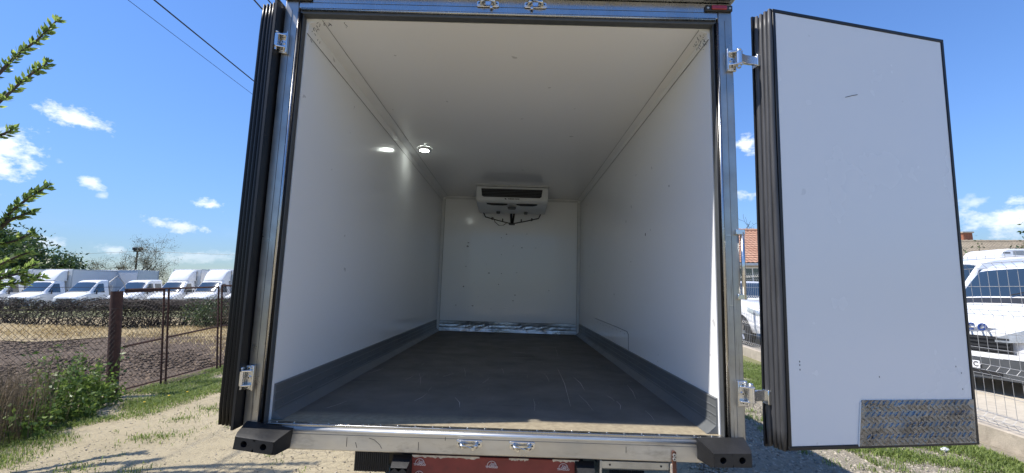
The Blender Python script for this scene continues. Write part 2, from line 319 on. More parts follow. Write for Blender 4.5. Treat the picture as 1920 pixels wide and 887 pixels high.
# ------------------------------------------------------------------ mesh helpers
COL = scene.collection
def tag(o, label=None, cat=None, group=None, kind=None):
    if label: o['label'] = label
    if cat: o['category'] = cat
    if group: o['group'] = group
    if kind: o['kind'] = kind
    return o
def empty(name, loc=(0,0,0), rot=(0,0,0)):
    o = bpy.data.objects.new(name, None); COL.objects.link(o); o.location = loc; o.rotation_euler = rot; o.empty_display_size = .2; return o
def copy_tree(o, parent=None):
    c = o.copy(); COL.objects.link(c); c.parent = parent
    for ch in o.children: copy_tree(ch, c)
    return c
class MB:
    def __init__(s, off=(0,0,0)): s.v = []; s.f = []; s.o = Vector(off)
    def add(s, vs, fs):
        b = len(s.v); s.v += [tuple(Vector(q) + s.o) for q in vs]; s.f += [tuple(i + b for i in q) for q in fs]; return s
    def box(s, x0, x1, y0, y1, z0, z1, m=None):
        vs = [Vector((x, y, z)) for z in (z0, z1) for y in (y0, y1) for x in (x0, x1)]
        if m is not None: vs = [m @ q for q in vs]
        return s.add(vs, [(0,2,3,1),(4,5,7,6),(0,1,5,4),(2,6,7,3),(0,4,6,2),(1,3,7,5)])
    def tube(s, pts, r, n=6, cap=True):
        pts = [Vector(p) for p in pts]; rs = r if isinstance(r, (list, tuple)) else [r]*len(pts)
        vs = []; fs = []; ref = None
        for i, p in enumerate(pts):
            t = (pts[min(i+1, len(pts)-1)] - pts[max(i-1, 0)])
            t = t.normalized() if t.length > 1e-9 else Vector((0,0,1))
            if ref is None: ref = Vector((1,0,0)) if abs(t.x) < .8 else Vector((0,1,0))
            a = t.cross(ref); a = a.normalized() if a.length > 1e-6 else t.orthogonal().normalized(); b = t.cross(a); ref = -b if False else ref
            for j in range(n):
                q = 2*math.pi*j/n; vs.append(p + (a*math.cos(q) + b*math.sin(q))*rs[i])
        for i in range(len(pts)-1):
            for j in range(n):
                k2 = (j+1) % n; fs.append((i*n+j, i*n+k2, (i+1)*n+k2, (i+1)*n+j))
        if cap: fs.append(tuple(range(n))[::-1]); fs.append(tuple((len(pts)-1)*n + j for j in range(n)))
        return s.add(vs, fs)
    def prism(s, poly, axis, a, b):
        def P(u, w, t): return (t, u, w) if axis == 'x' else ((u, t, w) if axis == 'y' else (u, w, t))
        n = len(poly); vs = [P(u, w, a) for u, w in poly] + [P(u, w, b) for u, w in poly]
        fs = [tuple(range(n))[::-1], tuple(range(n, 2*n))] + [(i, (i+1) % n, n + (i+1) % n, n + i) for i in range(n)]
        return s.add(vs, fs)
    def grid(s, fn, nu, nv):
        vs = [fn(i/nu, j/nv) for i in range(nu+1) for j in range(nv+1)]
        fs = [(i*(nv+1)+j, (i+1)*(nv+1)+j, (i+1)*(nv+1)+j+1, i*(nv+1)+j+1) for i in range(nu) for j in range(nv)]
        return s.add(vs, fs)
    def ring(s, c, axis, r0, r1, n=20):
        c = Vector(c); ax = Vector(axis).normalized(); a = ax.orthogonal().normalized(); b = ax.cross(a)
        vs = [c + (a*math.cos(t) + b*math.sin(t))*r for r in (r0, r1) for t in [2*math.pi*j/n for j in range(n)]]
        return s.add(vs, [(j, (j+1) % n, n + (j+1) % n, n + j) for j in range(n)])
    def ball(s, c, r, seg=8, rings=5, sq=(1,1,1)):
        c = Vector(c); vs = []; fs = []
        for i in range(rings+1):
            ph = math.pi*i/rings
            for j in range(seg):
                t = 2*math.pi*j/seg; vs.append(c + Vector((math.sin(ph)*math.cos(t)*r*sq[0], math.sin(ph)*math.sin(t)*r*sq[1], math.cos(ph)*r*sq[2])))
        for i in range(rings):
            for j in range(seg): fs.append((i*seg+j, (i+1)*seg+j, (i+1)*seg+(j+1) % seg, i*seg+(j+1) % seg))
        return s.add(vs, fs)
    def build(s, name, mat, parent=None, smooth=False, bevel=0., seg=2, kind=None, loc=None, rot=None, fix=True):
        me = bpy.data.meshes.new(name); me.from_pydata(s.v, [], s.f); me.validate()
        if fix:
            bm = bmesh.new(); bm.from_mesh(me); bmesh.ops.recalc_face_normals(bm, faces=bm.faces); bm.to_mesh(me); bm.free()
        if smooth is True: me.polygons.foreach_set('use_smooth', [True]*len(me.polygons))
        elif smooth: me.polygons.foreach_set('use_smooth', [True]*len(me.polygons)); me.set_sharp_from_angle(angle=R(smooth))
        me.materials.append(M[mat] if isinstance(mat, str) else mat)
        o = bpy.data.objects.new(name, me); COL.objects.link(o)
        if parent is not None: o.parent = parent
        if loc: o.location = loc
        if rot: o.rotation_euler = rot
        if bevel:
            b = o.modifiers.new('bevel', 'BEVEL'); b.width = bevel; b.segments = seg; b.limit_method = 'ANGLE'; b.angle_limit = R(40)
            me.polygons.foreach_set('use_smooth', [True]*len(me.polygons)); me.set_sharp_from_angle(angle=R(35))
        if kind: o['kind'] = kind
        return o
def text_mesh(name, body, size, mat, parent, loc, rot, depth=.001, bold=0.):
    cu = bpy.data.curves.new(name, 'FONT'); cu.body = body; cu.size = size; cu.extrude = depth; cu.align_x = 'CENTER'; cu.align_y = 'CENTER'; cu.offset = bold; cu.resolution_u = 3
    t = bpy.data.objects.new(name, cu); COL.objects.link(t)
    dg = bpy.context.evaluated_depsgraph_get(); me = bpy.data.meshes.new_from_object(t.evaluated_get(dg))
    bpy.data.objects.remove(t); bpy.data.curves.remove(cu)
    me.materials.clear(); me.materials.append(M[mat])
    o = bpy.data.objects.new(name, me); COL.objects.link(o); o.parent = parent; o.location = loc; o.rotation_euler = rot; return o
def fast_mesh(name, V, F, mat, parent=None, kind=None, smooth=False):
    V = np.asarray(V, 'f4'); F = np.asarray(F, 'i4'); n = F.shape[1]
    me = bpy.data.meshes.new(name); me.vertices.add(len(V)); me.vertices.foreach_set('co', V.ravel())
    me.loops.add(F.size); me.loops.foreach_set('vertex_index', F.ravel())
    me.polygons.add(len(F)); me.polygons.foreach_set('loop_start', np.arange(0, F.size, n, dtype='i4')); me.polygons.foreach_set('loop_total', np.full(len(F), n, 'i4'))
    if smooth: me.polygons.foreach_set('use_smooth', np.ones(len(F), bool))
    me.update(); me.validate(); me.materials.append(M[mat])
    o = bpy.data.objects.new(name, me); COL.objects.link(o)
    if parent is not None: o.parent = parent
    if kind: o['kind'] = kind
    return o

# ------------------------------------------------------------------ ground
def sheet(name, mat, x0, x1, y0, y1, z, nx=1, ny=1, amp=0., seed=0, edge=None):
    rs = np.random.RandomState(seed); xs = np.linspace(x0, x1, nx+1); ys = np.linspace(y0, y1, ny+1)
    X, Y = np.meshgrid(xs, ys, indexing='ij'); Z = np.full_like(X, z)
    if amp:
        for f, a in ((.7, .5), (1.9, .3), (4.3, .2)):
            p = rs.rand(4)*6.28; Z += amp*a*(np.sin(X*f + p[0] + 1.3*np.sin(Y*f*.7 + p[1])) * np.cos(Y*f*1.1 + p[2]))
    if edge: X, Y, Z = edge(X, Y, Z, rs)
    V = np.stack([X, Y, Z], -1).reshape(-1, 3)
    i, j = np.meshgrid(np.arange(nx), np.arange(ny), indexing='ij'); a = (i*(ny+1)+j).ravel()
    F = np.stack([a, a+ny+1, a+ny+2, a+1], -1)
    return fast_mesh(name, V, F, mat, smooth=True)
tag(sheet('ground', 'meadow', -900, 900, -300, 1500, -.03, 6, 6), kind='structure')
def wavy(X, Y, Z, rs):
    u = (X - X.min())/(X.max() - X.min()); w = .28*np.sin(Y*1.7 + .4) + .18*np.sin(Y*4.1 + 1) + .08*np.sin(Y*11)
    X = X + w*np.where(u < .5, 1-2*u, 0)**6; X = X + .6*w*np.where(u > .5, 2*u-1, 0)**6; return X, Y, Z
tag(sheet('dirt_track', 'dirt', -5.95, 2.6, -26, 60, -.004, 60, 340, .006, 3, wavy), kind='structure')
tag(sheet('gravel_verge', 'gravel', 1.9, 4.95, -26, 60, .004, 30, 210, .006, 5, wavy), kind='structure')
tag(sheet('field_soil', 'field', -42, -5.75, -8, 15.6, .002, 150, 110, .05, 8), kind='structure')
tag(sheet('dry_verge', 'verge', -60, -5.9, 13.6, 24, .012, 120, 30, .03, 9, lambda X, Y, Z, rs: (X, np.where(Y < 14, Y + .5*np.sin(X*.9) + .3*np.sin(X*2.3), Y), Z)), kind='structure')
tag(sheet('yard', 'yard', 5.2, 60, -6, 60, .008, 40, 40, .01, 6, lambda X, Y, Z, rs: (np.where(X < 5.3, 4.55 + .125*(Y - 0) , X), Y, Z)), kind='structure')

def blades(name, pts, h0, h1, w, mat, label, cat, lean=.5, seed=1, group=None, parent=None, kind='stuff', bend=True):
    rs = np.random.RandomState(seed); P = np.asarray(pts, float); n = len(P)
    h = rs.uniform(h0, h1, n); a = rs.uniform(0, 6.283, n); l = rs.uniform(.1, 1, n)*lean*h
    d = np.stack([np.cos(a), np.sin(a), 0*a], -1); s = np.stack([-np.sin(a), np.cos(a), 0*a], -1)*(w*rs.uniform(.6, 1.3, n))[:, None]/2
    up = np.array([0, 0, 1.])
    p0 = P; p1 = P + d*(l*.3)[:, None] + up*(h*.6)[:, None]; p2 = P + d*l[:, None] + up*(h*(1 - .25*np.minimum(1, lean)))[:, None]
    V = np.stack([p0 - s, p0 + s, p1 + s*.8, p1 - s*.8, p2 + s*.12, p2 - s*.12], 1).reshape(-1, 3)
    b = np.arange(n)*6; F = np.concatenate([np.stack([b, b+1, b+2, b+3], -1), np.stack([b+3, b+2, b+4, b+5], -1)])
    o = fast_mesh(name, V, F, mat, parent)
    return tag(o, label, cat, group, kind)
rs = np.random.RandomState(11)
def scatter(n, x0, x1, y0, y1, z=0., dens=None):
    P = np.stack([rs.uniform(x0, x1, n), rs.uniform(y0, y1, n), np.full(n, z)], -1)
    return P if dens is None else P[rs.rand(n) < dens(P[:, 0], P[:, 1])]
def lump(X, Y, s, ph=0.):
    return .5 + .25*np.sin(X*s + ph + 1.7*np.sin(Y*s*.8 + ph)) + .25*np.cos(Y*s*1.3 - ph + 1.1*np.sin(X*s*1.1))

# ------------------------------------------------------------------ the refrigerated box truck (rear view)
f_, P_, ROLL, YAW, CX, CZ, D = 797.44, .1217, .0308, .0041, -.0849, .6436, 2.0753
HW, H, LEN, ZF = 1.05, 2.015, 4.284, .956
def l2w(x, y, z):
    xr = x*math.cos(ROLL) + z*math.sin(ROLL); zr = -x*math.sin(ROLL) + z*math.cos(ROLL)
    return Vector((xr*math.cos(YAW) + y*math.sin(YAW) + CX, -xr*math.sin(YAW) + y*math.cos(YAW) + D, zr - CZ + CAMH))
truck = empty('box_truck', l2w(0, 0, -ZF), (0, ROLL, -YAW))
tag(truck, 'white refrigerated box truck seen from behind with both rear doors swung open', 'truck')
def TB(): return MB((0, 0, ZF))
def wall(name, x0, x1, y0, y1, z0, z1, mat='panel', bevel=0.): return TB().box(x0, x1, y0, y1, z0, z1).build(name, mat, truck, bevel=bevel)
wall('wall_panel', -HW-.075, -HW, 0, LEN+.08, -.06, H+.07)
wall('wall_panel', HW, HW+.075, 0, LEN+.08, -.06, H+.07)
wall('ceiling_panel', -HW-.004, HW+.004, 0, LEN+.08, H, H+.075)
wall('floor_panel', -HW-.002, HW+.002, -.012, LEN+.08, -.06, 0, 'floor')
FS = [(1045,690,1070,762,1.6),(1074,706,1096,732,1.9),(1156,752,1163,768,1.6),(1176,722,1192,748,1.3),(1085,740,1112,770,.9),(853,745,862,764,1.6),(776,752,800,738,1.2),(786,700,788,722,.9),(905,718,918,708,.9),(760,712,775,704,.9),(1138,742,1152,752,1.),(1020,700,1030,716,.8),(940,690,944,700,.8),(1000,748,1002,770,.8),(690,700,720,690,.8),(830,706,850,700,.9),(1210,770,1228,790,.8),(612,765,650,752,.8),(870,690,872,706,.7),(1040,650,1046,668,.8),(960,660,985,662,.7)]
FLOOR = bpy.data.objects['floor_panel']
for (u0, v0, u1, v1, w_) in FS:        # gouges that let the pale ply show through
    def onfloor(u, v):
        d = pixdir(u, v); o_ = truck_inv @ Vector((0, 0, CAMH)); q = truck_inv.to_3x3() @ d; t = (ZF + .0006 - o_.z)/q.z; return o_ + q*t
    truck_m = Matrix.Translation(truck.location) @ truck.rotation_euler.to_matrix().to_4x4(); truck_inv = truck_m.inverted()
    a_, b_ = onfloor(u0, v0), onfloor(u1, v1); m_ = (a_+b_)/2 + Vector((.008*w_, 0, 0)); MB().tube([a_, m_, b_], [.0006, .0013*w_, .0005], 4).build('scratch', 'gouge', FLOOR)
wall('bulkhead', -HW, HW, LEN, LEN+.07, 0, H, 'bulkhead')
# rear frame
for s in (-1, 1):
    p = TB().box(s*1.072, s*1.142, -.055, -.003, -.10, 2.125).build('frame_post', 'post', truck, bevel=.004)
    TB().tube([(s*1.069, -.050, -.01), (s*1.069, -.050, 2.02)], .008, 8).build('frame_bead', 'steel', p, smooth=True)
    TB().box(s*1.052, s*1.071, -.040, -.004, -.004, 2.03).build('inner_jamb', 'greyplastic', p, bevel=.003)
    TB().tube([(s*1.060, -.042, 0), (s*1.060, -.042, 2.02)], .006, 6).build('jamb_seal', 'sealdark', p, smooth=True)
    TB().box(s*1.104, s*1.1055, -.0562, -.0545, -.02, 2.03).build('seam', 'greyplastic', p)
hd = TB().box(-1.0715, 1.0715, -.055, -.003, 2.040, 2.125).build('frame_header', 'steel', truck, bevel=.004)
TB().box(-1.068, 1.068, -.045, -.002, 2.017, 2.039).build('inner_jamb', 'greyplastic', hd, bevel=.003)
TB().tube([(-1.06, -.05, 2.038), (1.06, -.05, 2.038)], .008, 8).build('frame_bead', 'steel', hd, smooth=True)
TB().box(-1.06, 1.06, -.0565, -.0545, 2.072, 2.0735).build('seam', 'greyplastic', hd)
wall('roof_lip', -1.15, 1.15, -.105, .3, 2.127, 2.150, 'steel', .004)
wall('roof_skin', -1.145, 1.145, .301, LEN+.1, 2.092, 2.145, 'boxwhite')
sl = TB().box(-1.0715, 1.0715, -.058, -.013, -.105, -.016).build('frame_sill', 'sill', truck, bevel=.006, seg=3)
TB().tube([(-1.068, -.050, -.020), (1.068, -.050, -.020)], .0105, 8).build('rounded_sill_edge', 'brushed', sl, smooth=True)
ft = TB().box(-1.045, 1.045, -.045, -.0125, -.012, .0025).build('threshold_strip', 'steel', sl, bevel=.002)
for i in range(26):
    TB().ball((-1.0 + i*.08, -.027, .003), .0045, 6, 4, (1,1,.5)).build('rivet', 'chrome', sl, smooth=True)
TB().box(-1.06, 1.06, -.0592, -.0578, -.0365, -.0350).build('seam', 'greyplastic', sl)
# weld marks and scratches on the sill face are thin dark grooves
for (x, z0, z1, dx) in ((-.66, -.085, -.045, 0.), (-.62, -.088, -.065, .008), (-.335, -.09, -.055, 0), (.18, -.06, -.035, 0), (.60, -.07, -.045, 0), (-.215, -.045, -.03, 0)):
    TB().tube([(x, -.0585, z1), (x + dx, -.0585, z0)], .0012, 4).build('scratch', 'dark', sl)
TB().tube([(-.56, -.0585, -.045), (-.535, -.0585, -.052), (-.51, -.0585, -.072), (-.50, -.0585, -.088)], .0011, 4).build('scratch', 'dark', sl)
# interior trims
for s in (-1, 1):
    w_ = .075 if s < 0 else .05
    TB().prism([(s*HW, H-.0005), (s*(HW-w_), H-.0005), (s*(HW-w_), H-.004), (s*(HW-.010), H-.018), (s*(HW-.004), H-w_), (s*HW, H-w_)], 'y', .002, LEN-.001).build('corner_trim', 'panel', truck)
    TB().box(s*(HW-w_-.0019), s*(HW-w_-.0004), .002, LEN, H-.003, H-.0004).build('sealant_line', 'sealant', truck)
    TB().box(s*(HW-.004), s*(HW-.0006), .002, LEN, H-w_-.0024, H-w_-.0006).build('sealant_line', 'sealant', truck)
    TB().box(s*(HW-.042), s*(HW-.0008), LEN-.014, LEN-.0005, .0, H-.05).build('bulkhead_trim', 'offwhite', truck, bevel=.003)
    TB().box(s*(HW-.045), s*(HW-.0425), LEN-.016, LEN-.0005, .0, H-.05).build('sealant_line', 'sealant', truck)
TB().box(-HW+.042, HW-.042, LEN-.012, LEN-.0005, H-.046, H-.020).build('bulkhead_trim', 'offwhite', truck, bevel=.003)
for s in (-1, 1):                                     # ribbed grey kick plates with a coved foot
    KH = .162
    kp = TB().prism([(s*HW, .0015), (s*(HW-.055), .0015), (s*(HW-.046), .006), (s*(HW-.012), .036), (s*(HW-.009), .05), (s*(HW-.009), KH), (s*HW, KH)], 'y', .012, LEN-.016).build('kick_plate', 'kick', truck, smooth=30)
    for z in (.045, .083, .121, .158):
        TB().box(s*(HW-.0118), s*(HW-.0085), .013, LEN-.017, z-.0025, z+.0025)  .build('rib', 'kickrib', kp, bevel=.001)
    rs2 = random.Random(3+s)
    for i in range(14): TB().ball((s*(HW-.0095), .08+i*.30, rs2.choice((.064, .102, .14))), .0045, 6, 4, (.5,1,1)).build('rivet', 'steel', kp, smooth=True)
bk = TB()
def dent(u, v):
    x = -HW+.046 + u*(2*HW-.092); z = .004 + v*.146
    d = 0
    for cx_, w_, a_ in ((-.62, .16, .022), (-.30, .10, .016), (-.42, .2, .012), (.22, .11, .022), (.52, .14, .022)):
        d += a_*math.exp(-((x-cx_)/w_)**2)*max(0, math.sin(v*3.14))*(.65 + .35*math.sin(x*23 + v*5)*math.sin(x*57.3 - v*11) + .2*math.sin(x*131 + v*4))
    groove = -.003 if min(abs(v-q) for q in (.33, .66)) < .02 else 0
    return (x, LEN - .020 + d*.8 - groove, z)
bk.grid(dent, 120, 12); o = bk.build('kick_plate', 'alu', truck, smooth=True)
for z in (.056, .102, .152): TB().box(-HW+.05, HW-.05, LEN-.0235, LEN-.0205, z-.0015, z+.0015).build('rib_line', 'dark', o)
# cracked repair patch low on the right wall
TB().tube([(HW-.001, 3.05, .325), (HW-.001, 2.0, .318), (HW-.001, 1.62, .312), (HW-.0012, 1.58, .29), (HW-.001, 1.575, .165)], .0022, 4).build('panel_crack', 'greyplastic', truck)
for i in range(9): TB().ball((HW-.001, 1.7+i*.15, .285+.004*(i % 3)), .004, 6, 4, (.4,1,1)).build('rivet', 'greyplastic', truck)
for i, (y, z, r_) in enumerate(((1.1, 1.08, .010), (.6, 1.33, .006), (2.1, .62, .008), (1.5, .9, .005))): TB().ball((HW, y, z), r_, 7, 4, (.25,1,1.3)).build('scuff', 'greyplastic', truck)
rs2 = random.Random(5)
for i in range(30):
    x = rs2.gauss(-.25, .33); z = rs2.uniform(.3, 1.5)
    if abs(x) > .95: continue
    TB().ball((x, LEN, z), rs2.uniform(.005, .016), 7, 4, (1.2, .15, rs2.uniform(.4, 1))).build('scuff', rs2.choice(('scuffgrey', 'sealant', 'offwhite', 'white')), truck)
# cobweb-like cracked sealant in the two upper front corners
for s in (-1, 1):
    rs2 = random.Random(9+s); c = TB()
    for i in range(26):
        a = Vector((s*(HW-.004-rs2.uniform(0, .05)), .006+rs2.uniform(0, .05), H-.006-rs2.uniform(0, .09)))
        if s < 0 and i % 2: a = Vector((s*(HW-.02-rs2.uniform(0, .17)), .006+rs2.uniform(0, .06), H-.004))
        c.tube([a, a+Vector((rs2.uniform(-.012,.012), rs2.uniform(-.008,.008), -rs2.uniform(.002,.015)))], .0014, 4)
    c.build('cracked_sealant', 'greyplastic', truck, kind='stuff')
# round LED lamp on the ceiling
lp = TB(); prof = [(.001, H-.024), (.052, H-.024), (.060, H-.021), (.070, H-.010), (.074, H-.0005)]
def lathe(mb, c, prof, n=28):
    vs = []; fs = []
    for r_, z in prof:
        for j in range(n): t = 6.28318*j/n; vs.append((c[0]+r_*math.cos(t), c[1]+r_*math.sin(t), z))
    for i in range(len(prof)-1):
        for j in range(n): fs.append((i*n+j, i*n+(j+1) % n, (i+1)*n+(j+1) % n, (i+1)*n+j))
    mb.add(vs, fs)
LC = (-.862, 2.05); lathe(lp, LC, prof); lamp = lp.build('ceiling_lamp', 'offwhite', truck, smooth=30)
M['led'] = pm('lit_led', (.9,.95,.9), .4, emit=(.93,1.,.93), estr=30)
for i in range(9):
    t = 6.28318*i/9; TB().ball((LC[0]+.036*math.cos(t), LC[1]+.036*math.sin(t), H-.0245), .0115, 8, 5, (1,1,.45)).build('led', 'led', lamp, smooth=True)
# evaporator unit
EY = 3.5
ev = TB().prism([(EY, H-.018), (EY-.012, H-.06), (EY+.004, H-.205), (EY+.035, H-.232), (EY+.36, H-.262), (EY+.60, H-.275), (EY+.72, H-.255), (EY+.765, H-.2), (EY+.765, H-.018)], 'x', -.465, .495).build('evaporator', 'offwhite', truck, bevel=.012, seg=3)
TB().box(-.475, .505, EY-.02, EY+.77, H-.017, H-.002).build('mounting_flange', 'galv', ev, bevel=.002)
TB().prism([(-.40, H-.052), (.42, H-.052), (.405, H-.150), (.385, H-.163), (-.365, H-.163), (-.388, H-.150)], 'y', EY-.0145, EY-.002).build('grille_recess', 'dark', ev)
for i in range(5):
    z = H-.066-i*.0205; TB().box(-.392, .412, EY-.021, EY-.0142, z-.0035, z+.0035, ).build('grille_slat', 'greyplastic', ev, bevel=.0015)
text_mesh('maker_lettering', 'THERMO KING', .023, 'lettergrey', ev, (.035, EY-.0105+.001, ZF+H-.186), (math.pi/2-.11, 0, 0), .002, .0006)
TB().prism([(-.085, H-.178), (-.066, H-.178), (-.058, H-.194), (-.077, H-.194)], 'y', EY-.0125, EY-.006).build('maker_emblem', 'lettergrey', ev)
for x in (-.43, .46): TB().ball((x, EY-.006, H-.075), .008, 8, 4, (1,.4,1)).build('screw', 'galv', ev)
for s in (-1, 1):
    TB().prism([(s*.06+.015, EY+.07), (s*.34+.015, EY+.06), (s*.28+.015, EY+.13), (s*.12+.015, EY+.13)], 'z', H-.252, H-.235).build('fan_slot', 'dark', ev)
    TB().tube([(s*.2+.015, EY+.5, H-.268), (s*.2+.015, EY+.5, H-.30)], [.03, .026], 14).build('drain_boss', 'greyplastic', ev)
    TB().tube([(s*.43+.015, EY+.66, H-.25), (s*.40+.015, LEN-.03, H-.31), (s*.22+.015, LEN-.02, H-.355), (s*.04+.015, LEN-.02, H-.395)], .008, 6).build('cable', 'cabletxt', ev, smooth=True)
    for t in (.3, .14): TB().box(s*t-.008+.015, s*t+.008+.015, LEN-.03, LEN-.001, H-.385+t*.12, H-.345+t*.12).build('cable_clip', 'cabletxt', ev)
TB().prism([(-.045, H-.262), (.07, H-.262), (.06, H-.279), (-.035, H-.279)], 'y', EY+.16, EY+.26).build('control_label', 'greyplastic', ev)
TB().tube([(.0, EY+.72, H-.25), (.0, LEN-.03, H-.29), (.01, LEN-.025, H-.40)], .017, 8).build('drain_hose', 'cabletxt', ev, smooth=True)
TB().tube([(.045, EY+.72, H-.25), (.04, LEN-.03, H-.29), (.025, LEN-.025, H-.40)], .015, 8).build('drain_hose', 'cabletxt', ev, smooth=True)
TB().tube([(-.27, LEN-.02, H-.31), (-.24, LEN-.012, H-.38), (-.18, LEN-.012, H-.43), (-.11, LEN-.012, H-.425), (-.05, LEN-.015, H-.38)], .0045, 5).build('cable', 'cabletxt', ev, smooth=True)
TB().box(-.03, .06, LEN-.02, LEN-.001, H-.42, H-.385).build('cable_gland', 'greyplastic', ev, bevel=.004)

# hardware
def keeper(x, z, up):
    kr = TB().prism([(x-.058, z-.010), (x-.052, z-.016), (x+.052, z-.016), (x+.058, z-.010), (x+.058, z+.010), (x+.052, z+.016), (x-.052, z+.016), (x-.058, z+.010)], 'y', -.064, -.0585).build('lock_keeper', 'chrome', truck, bevel=.002)
    d_ = 1 if up else -1
    TB().tube([(x-.036, -.064, z+.004), (x-.034, -.082, z+.005*d_), (x-.026, -.088, z+.006*d_), (x+.026, -.088, z+.006*d_), (x+.034, -.082, z+.005*d_), (x+.036, -.064, z+.004)], .0085, 8).build('loop', 'chrome', kr, smooth=True)
    for sx in (-1, 1):
        TB().tube([(x+sx*.046, -.0635, z), (x+sx*.046, -.068, z)], .0085, 10).build('bolt', 'chrome', kr)
        TB().tube([(x+sx*.046, -.0678, z), (x+sx*.046, -.0686, z)], .0038, 8).build('bolt_socket', 'dark', kr)
    t = .018 if x < 0 else -.018
    TB().box(x+t-.007, x+t+.007, -.072, -.065, z-.028, z-.013).build('tab', 'chrome', kr, bevel=.002)
for x in (-.106, .132):
    keeper(x, -.053, False); keeper(x + (.004 if x < 0 else .009), 2.085, True)
for x in (-.102, .141):
    for sx in (-1, 1): TB().tube([(x+sx*.022, -.075, 2.092), (x+sx*.022, -.085, 2.118), (x+sx*.018, -.082, 2.126)], .009, 8).build('header_bracket', 'chrome', hd, smooth=True)
for s in (-1, 1):                                     # red marker lamps
    mk = TB().box(s*1.005, s*1.142, -.068, -.0555, 2.076, 2.108).build('marker_lamp', 'plastic', truck, bevel=.004)
    TB().box(s*1.034, s*1.112, -.076, -.0675, 2.080, 2.104).build('lens', 'redlens', mk, bevel=.004)
    for x in (1.018, 1.128): TB().ball((s*x, -.068, 2.092), .007, 8, 4, (1,.5,1)).build('screw', 'galv', mk)
def holed(mb, x0, x1, z0, z1, y, r, depth, n=20):
    cx_, cz_ = (x0+x1)/2, (z0+z1)/2; vs = []; fs = []
    for j in range(n):
        t = 6.28318*j/n; c_, s_ = math.cos(t), math.sin(t); k_ = 1/max(abs(c_)/((x1-x0)/2), abs(s_)/((z1-z0)/2))
        vs += [(cx_+c_*k_, y, cz_+s_*k_), (cx_+c_*r, y, cz_+s_*r), (cx_+c_*r*.9, y+depth, cz_+s_*r*.9)]
    for j in range(n):
        a, b = 3*j, 3*((j+1) % n); fs += [(a, b, b+1, a+1), (a+1, b+1, b+2, a+2)]
    fs.append(tuple(3*j+2 for j in range(n))); mb.add(vs, fs)
def buffer_block(name, x0, x1, z0, z1, yf, yb, flare, r, m='rubber', rot=0.):
    mb = MB(); xm = (x0+x1)/2; w_ = (x1-x0)/2; h_ = (z1-z0)/2; zc = (z0+z1)/2
    hh = -h_; 
    holed(mb, -w_, 0, hh, h_, yf, r, .045); holed(mb, 0, w_, hh, h_, yf, r, .045)
    F = flare; ym = yf + .02
    c0 = [(-w_, yf, hh), (w_, yf, hh), (w_, yf, h_), (-w_, yf, h_)]; c1 = [(-w_-F*.3, ym, hh-.006), (w_+F*.3, ym, hh-.006), (w_+F*.3, ym, h_+.010), (-w_-F*.3, ym, h_+.010)]
    c2 = [(-w_-F, yb, hh-.004), (w_+F, yb, hh-.004), (w_+F, yb, h_+.030), (-w_-F, yb, h_+.030)]
    fs = []
    for a in (0, 4):
        for j in range(4): fs.append((a+j, a+(j+1) % 4, a+4+(j+1) % 4, a+4+j))
    fs.append((8, 9, 10, 11)); mb.add(c0 + c1 + c2, fs)
    return mb.build(name, m, truck, loc=(xm, 0, zc+ZF), rot=(0, rot, 0), smooth=25)
buffer_block('dock_buffer', -1.105, -.935, -.082, -.030, -.165, -.056, .024, .014, rot=.11)
buffer_block('dock_buffer', .944, 1.106, -.078, -.022, -.165, -.056, .026, .014, rot=-.03)
# door hinges on the frame posts
def hinge(s, z, arm):
    h = TB().box(s*1.103, s*1.150, -.070, -.056, z-.056, z+.056).build('hinge', 'chrome', truck, bevel=.003)
    TB().box(s*1.100, s*1.1065, -.082, -.069, z-.056, z+.056).build('hinge_rib', 'chrome', h, bevel=.002)
    for dz in (-.04, 0, .04):
        TB().tube([(s*1.124, -.069, z+dz), (s*1.124, -.077, z+dz)], .0085, 6).build('bolt', 'chrome', h); TB().tube([(s*1.124, -.0768, z+dz), (s*1.124, -.0776, z+dz)], .004, 8).build('bolt_socket', 'dark', h)
    for dz in (-.032, .032): TB().prism([(s*1.106, -.070), (s*1.106, -.088), (s*1.145, -.104), (s*1.168, -.100), (s*1.168, -.078), (s*1.15, -.070)], 'z', z+dz-.004, z+dz+.004).build('knuckle', 'chrome', h, bevel=.002)
    TB().tube([(s*1.152, -.090, z-.030), (s*1.152, -.090, z+.030)], .0165, 16).build('barrel', 'chrome', h, smooth=40)
    TB().tube([(s*1.152, -.090, z-.050), (s*1.152, -.090, z+.048)], .009, 10).build('pin', 'chrome', h, smooth=40)
    TB().ball((s*1.152, -.090, z+.044), .013, 10, 6, (1,1,.6)).build('pin_head', 'chrome', h, smooth=True)
    if arm: TB().prism([(1.160, -.104), (1.19, -.088), (1.235, -.080), (1.275, -.082), (1.275, -.070), (1.235, -.066), (1.19, -.074), (1.160, -.078)], 'z', z-.026, z+.020).build('arm', 'chrome', h, bevel=.003)
for z in (1.84, .205): hinge(-1, z, False)
for z in (1.81, .205): hinge(1, z, True)
# grab handle on the right post
gh = TB().tube([(1.150, -.068, .630), (1.150, -.068, .945)], .0095, 10).build('grab_handle', 'chrome', truck, smooth=True)
for z in (.640, .945):
    TB().box(1.117, 1.160, -.0765, -.056, z-.012, z+.012).build('handle_foot', 'chrome', gh, bevel=.002); TB().ball((1.131, -.065, z), .007, 8, 4, (1,.6,1)).build('bolt', 'galv', gh)
for z in (.60, .93): TB().box(1.078, 1.10, -.0575, -.0555, z-.001, z+.001).build('scribe_mark', 'chrome', truck)

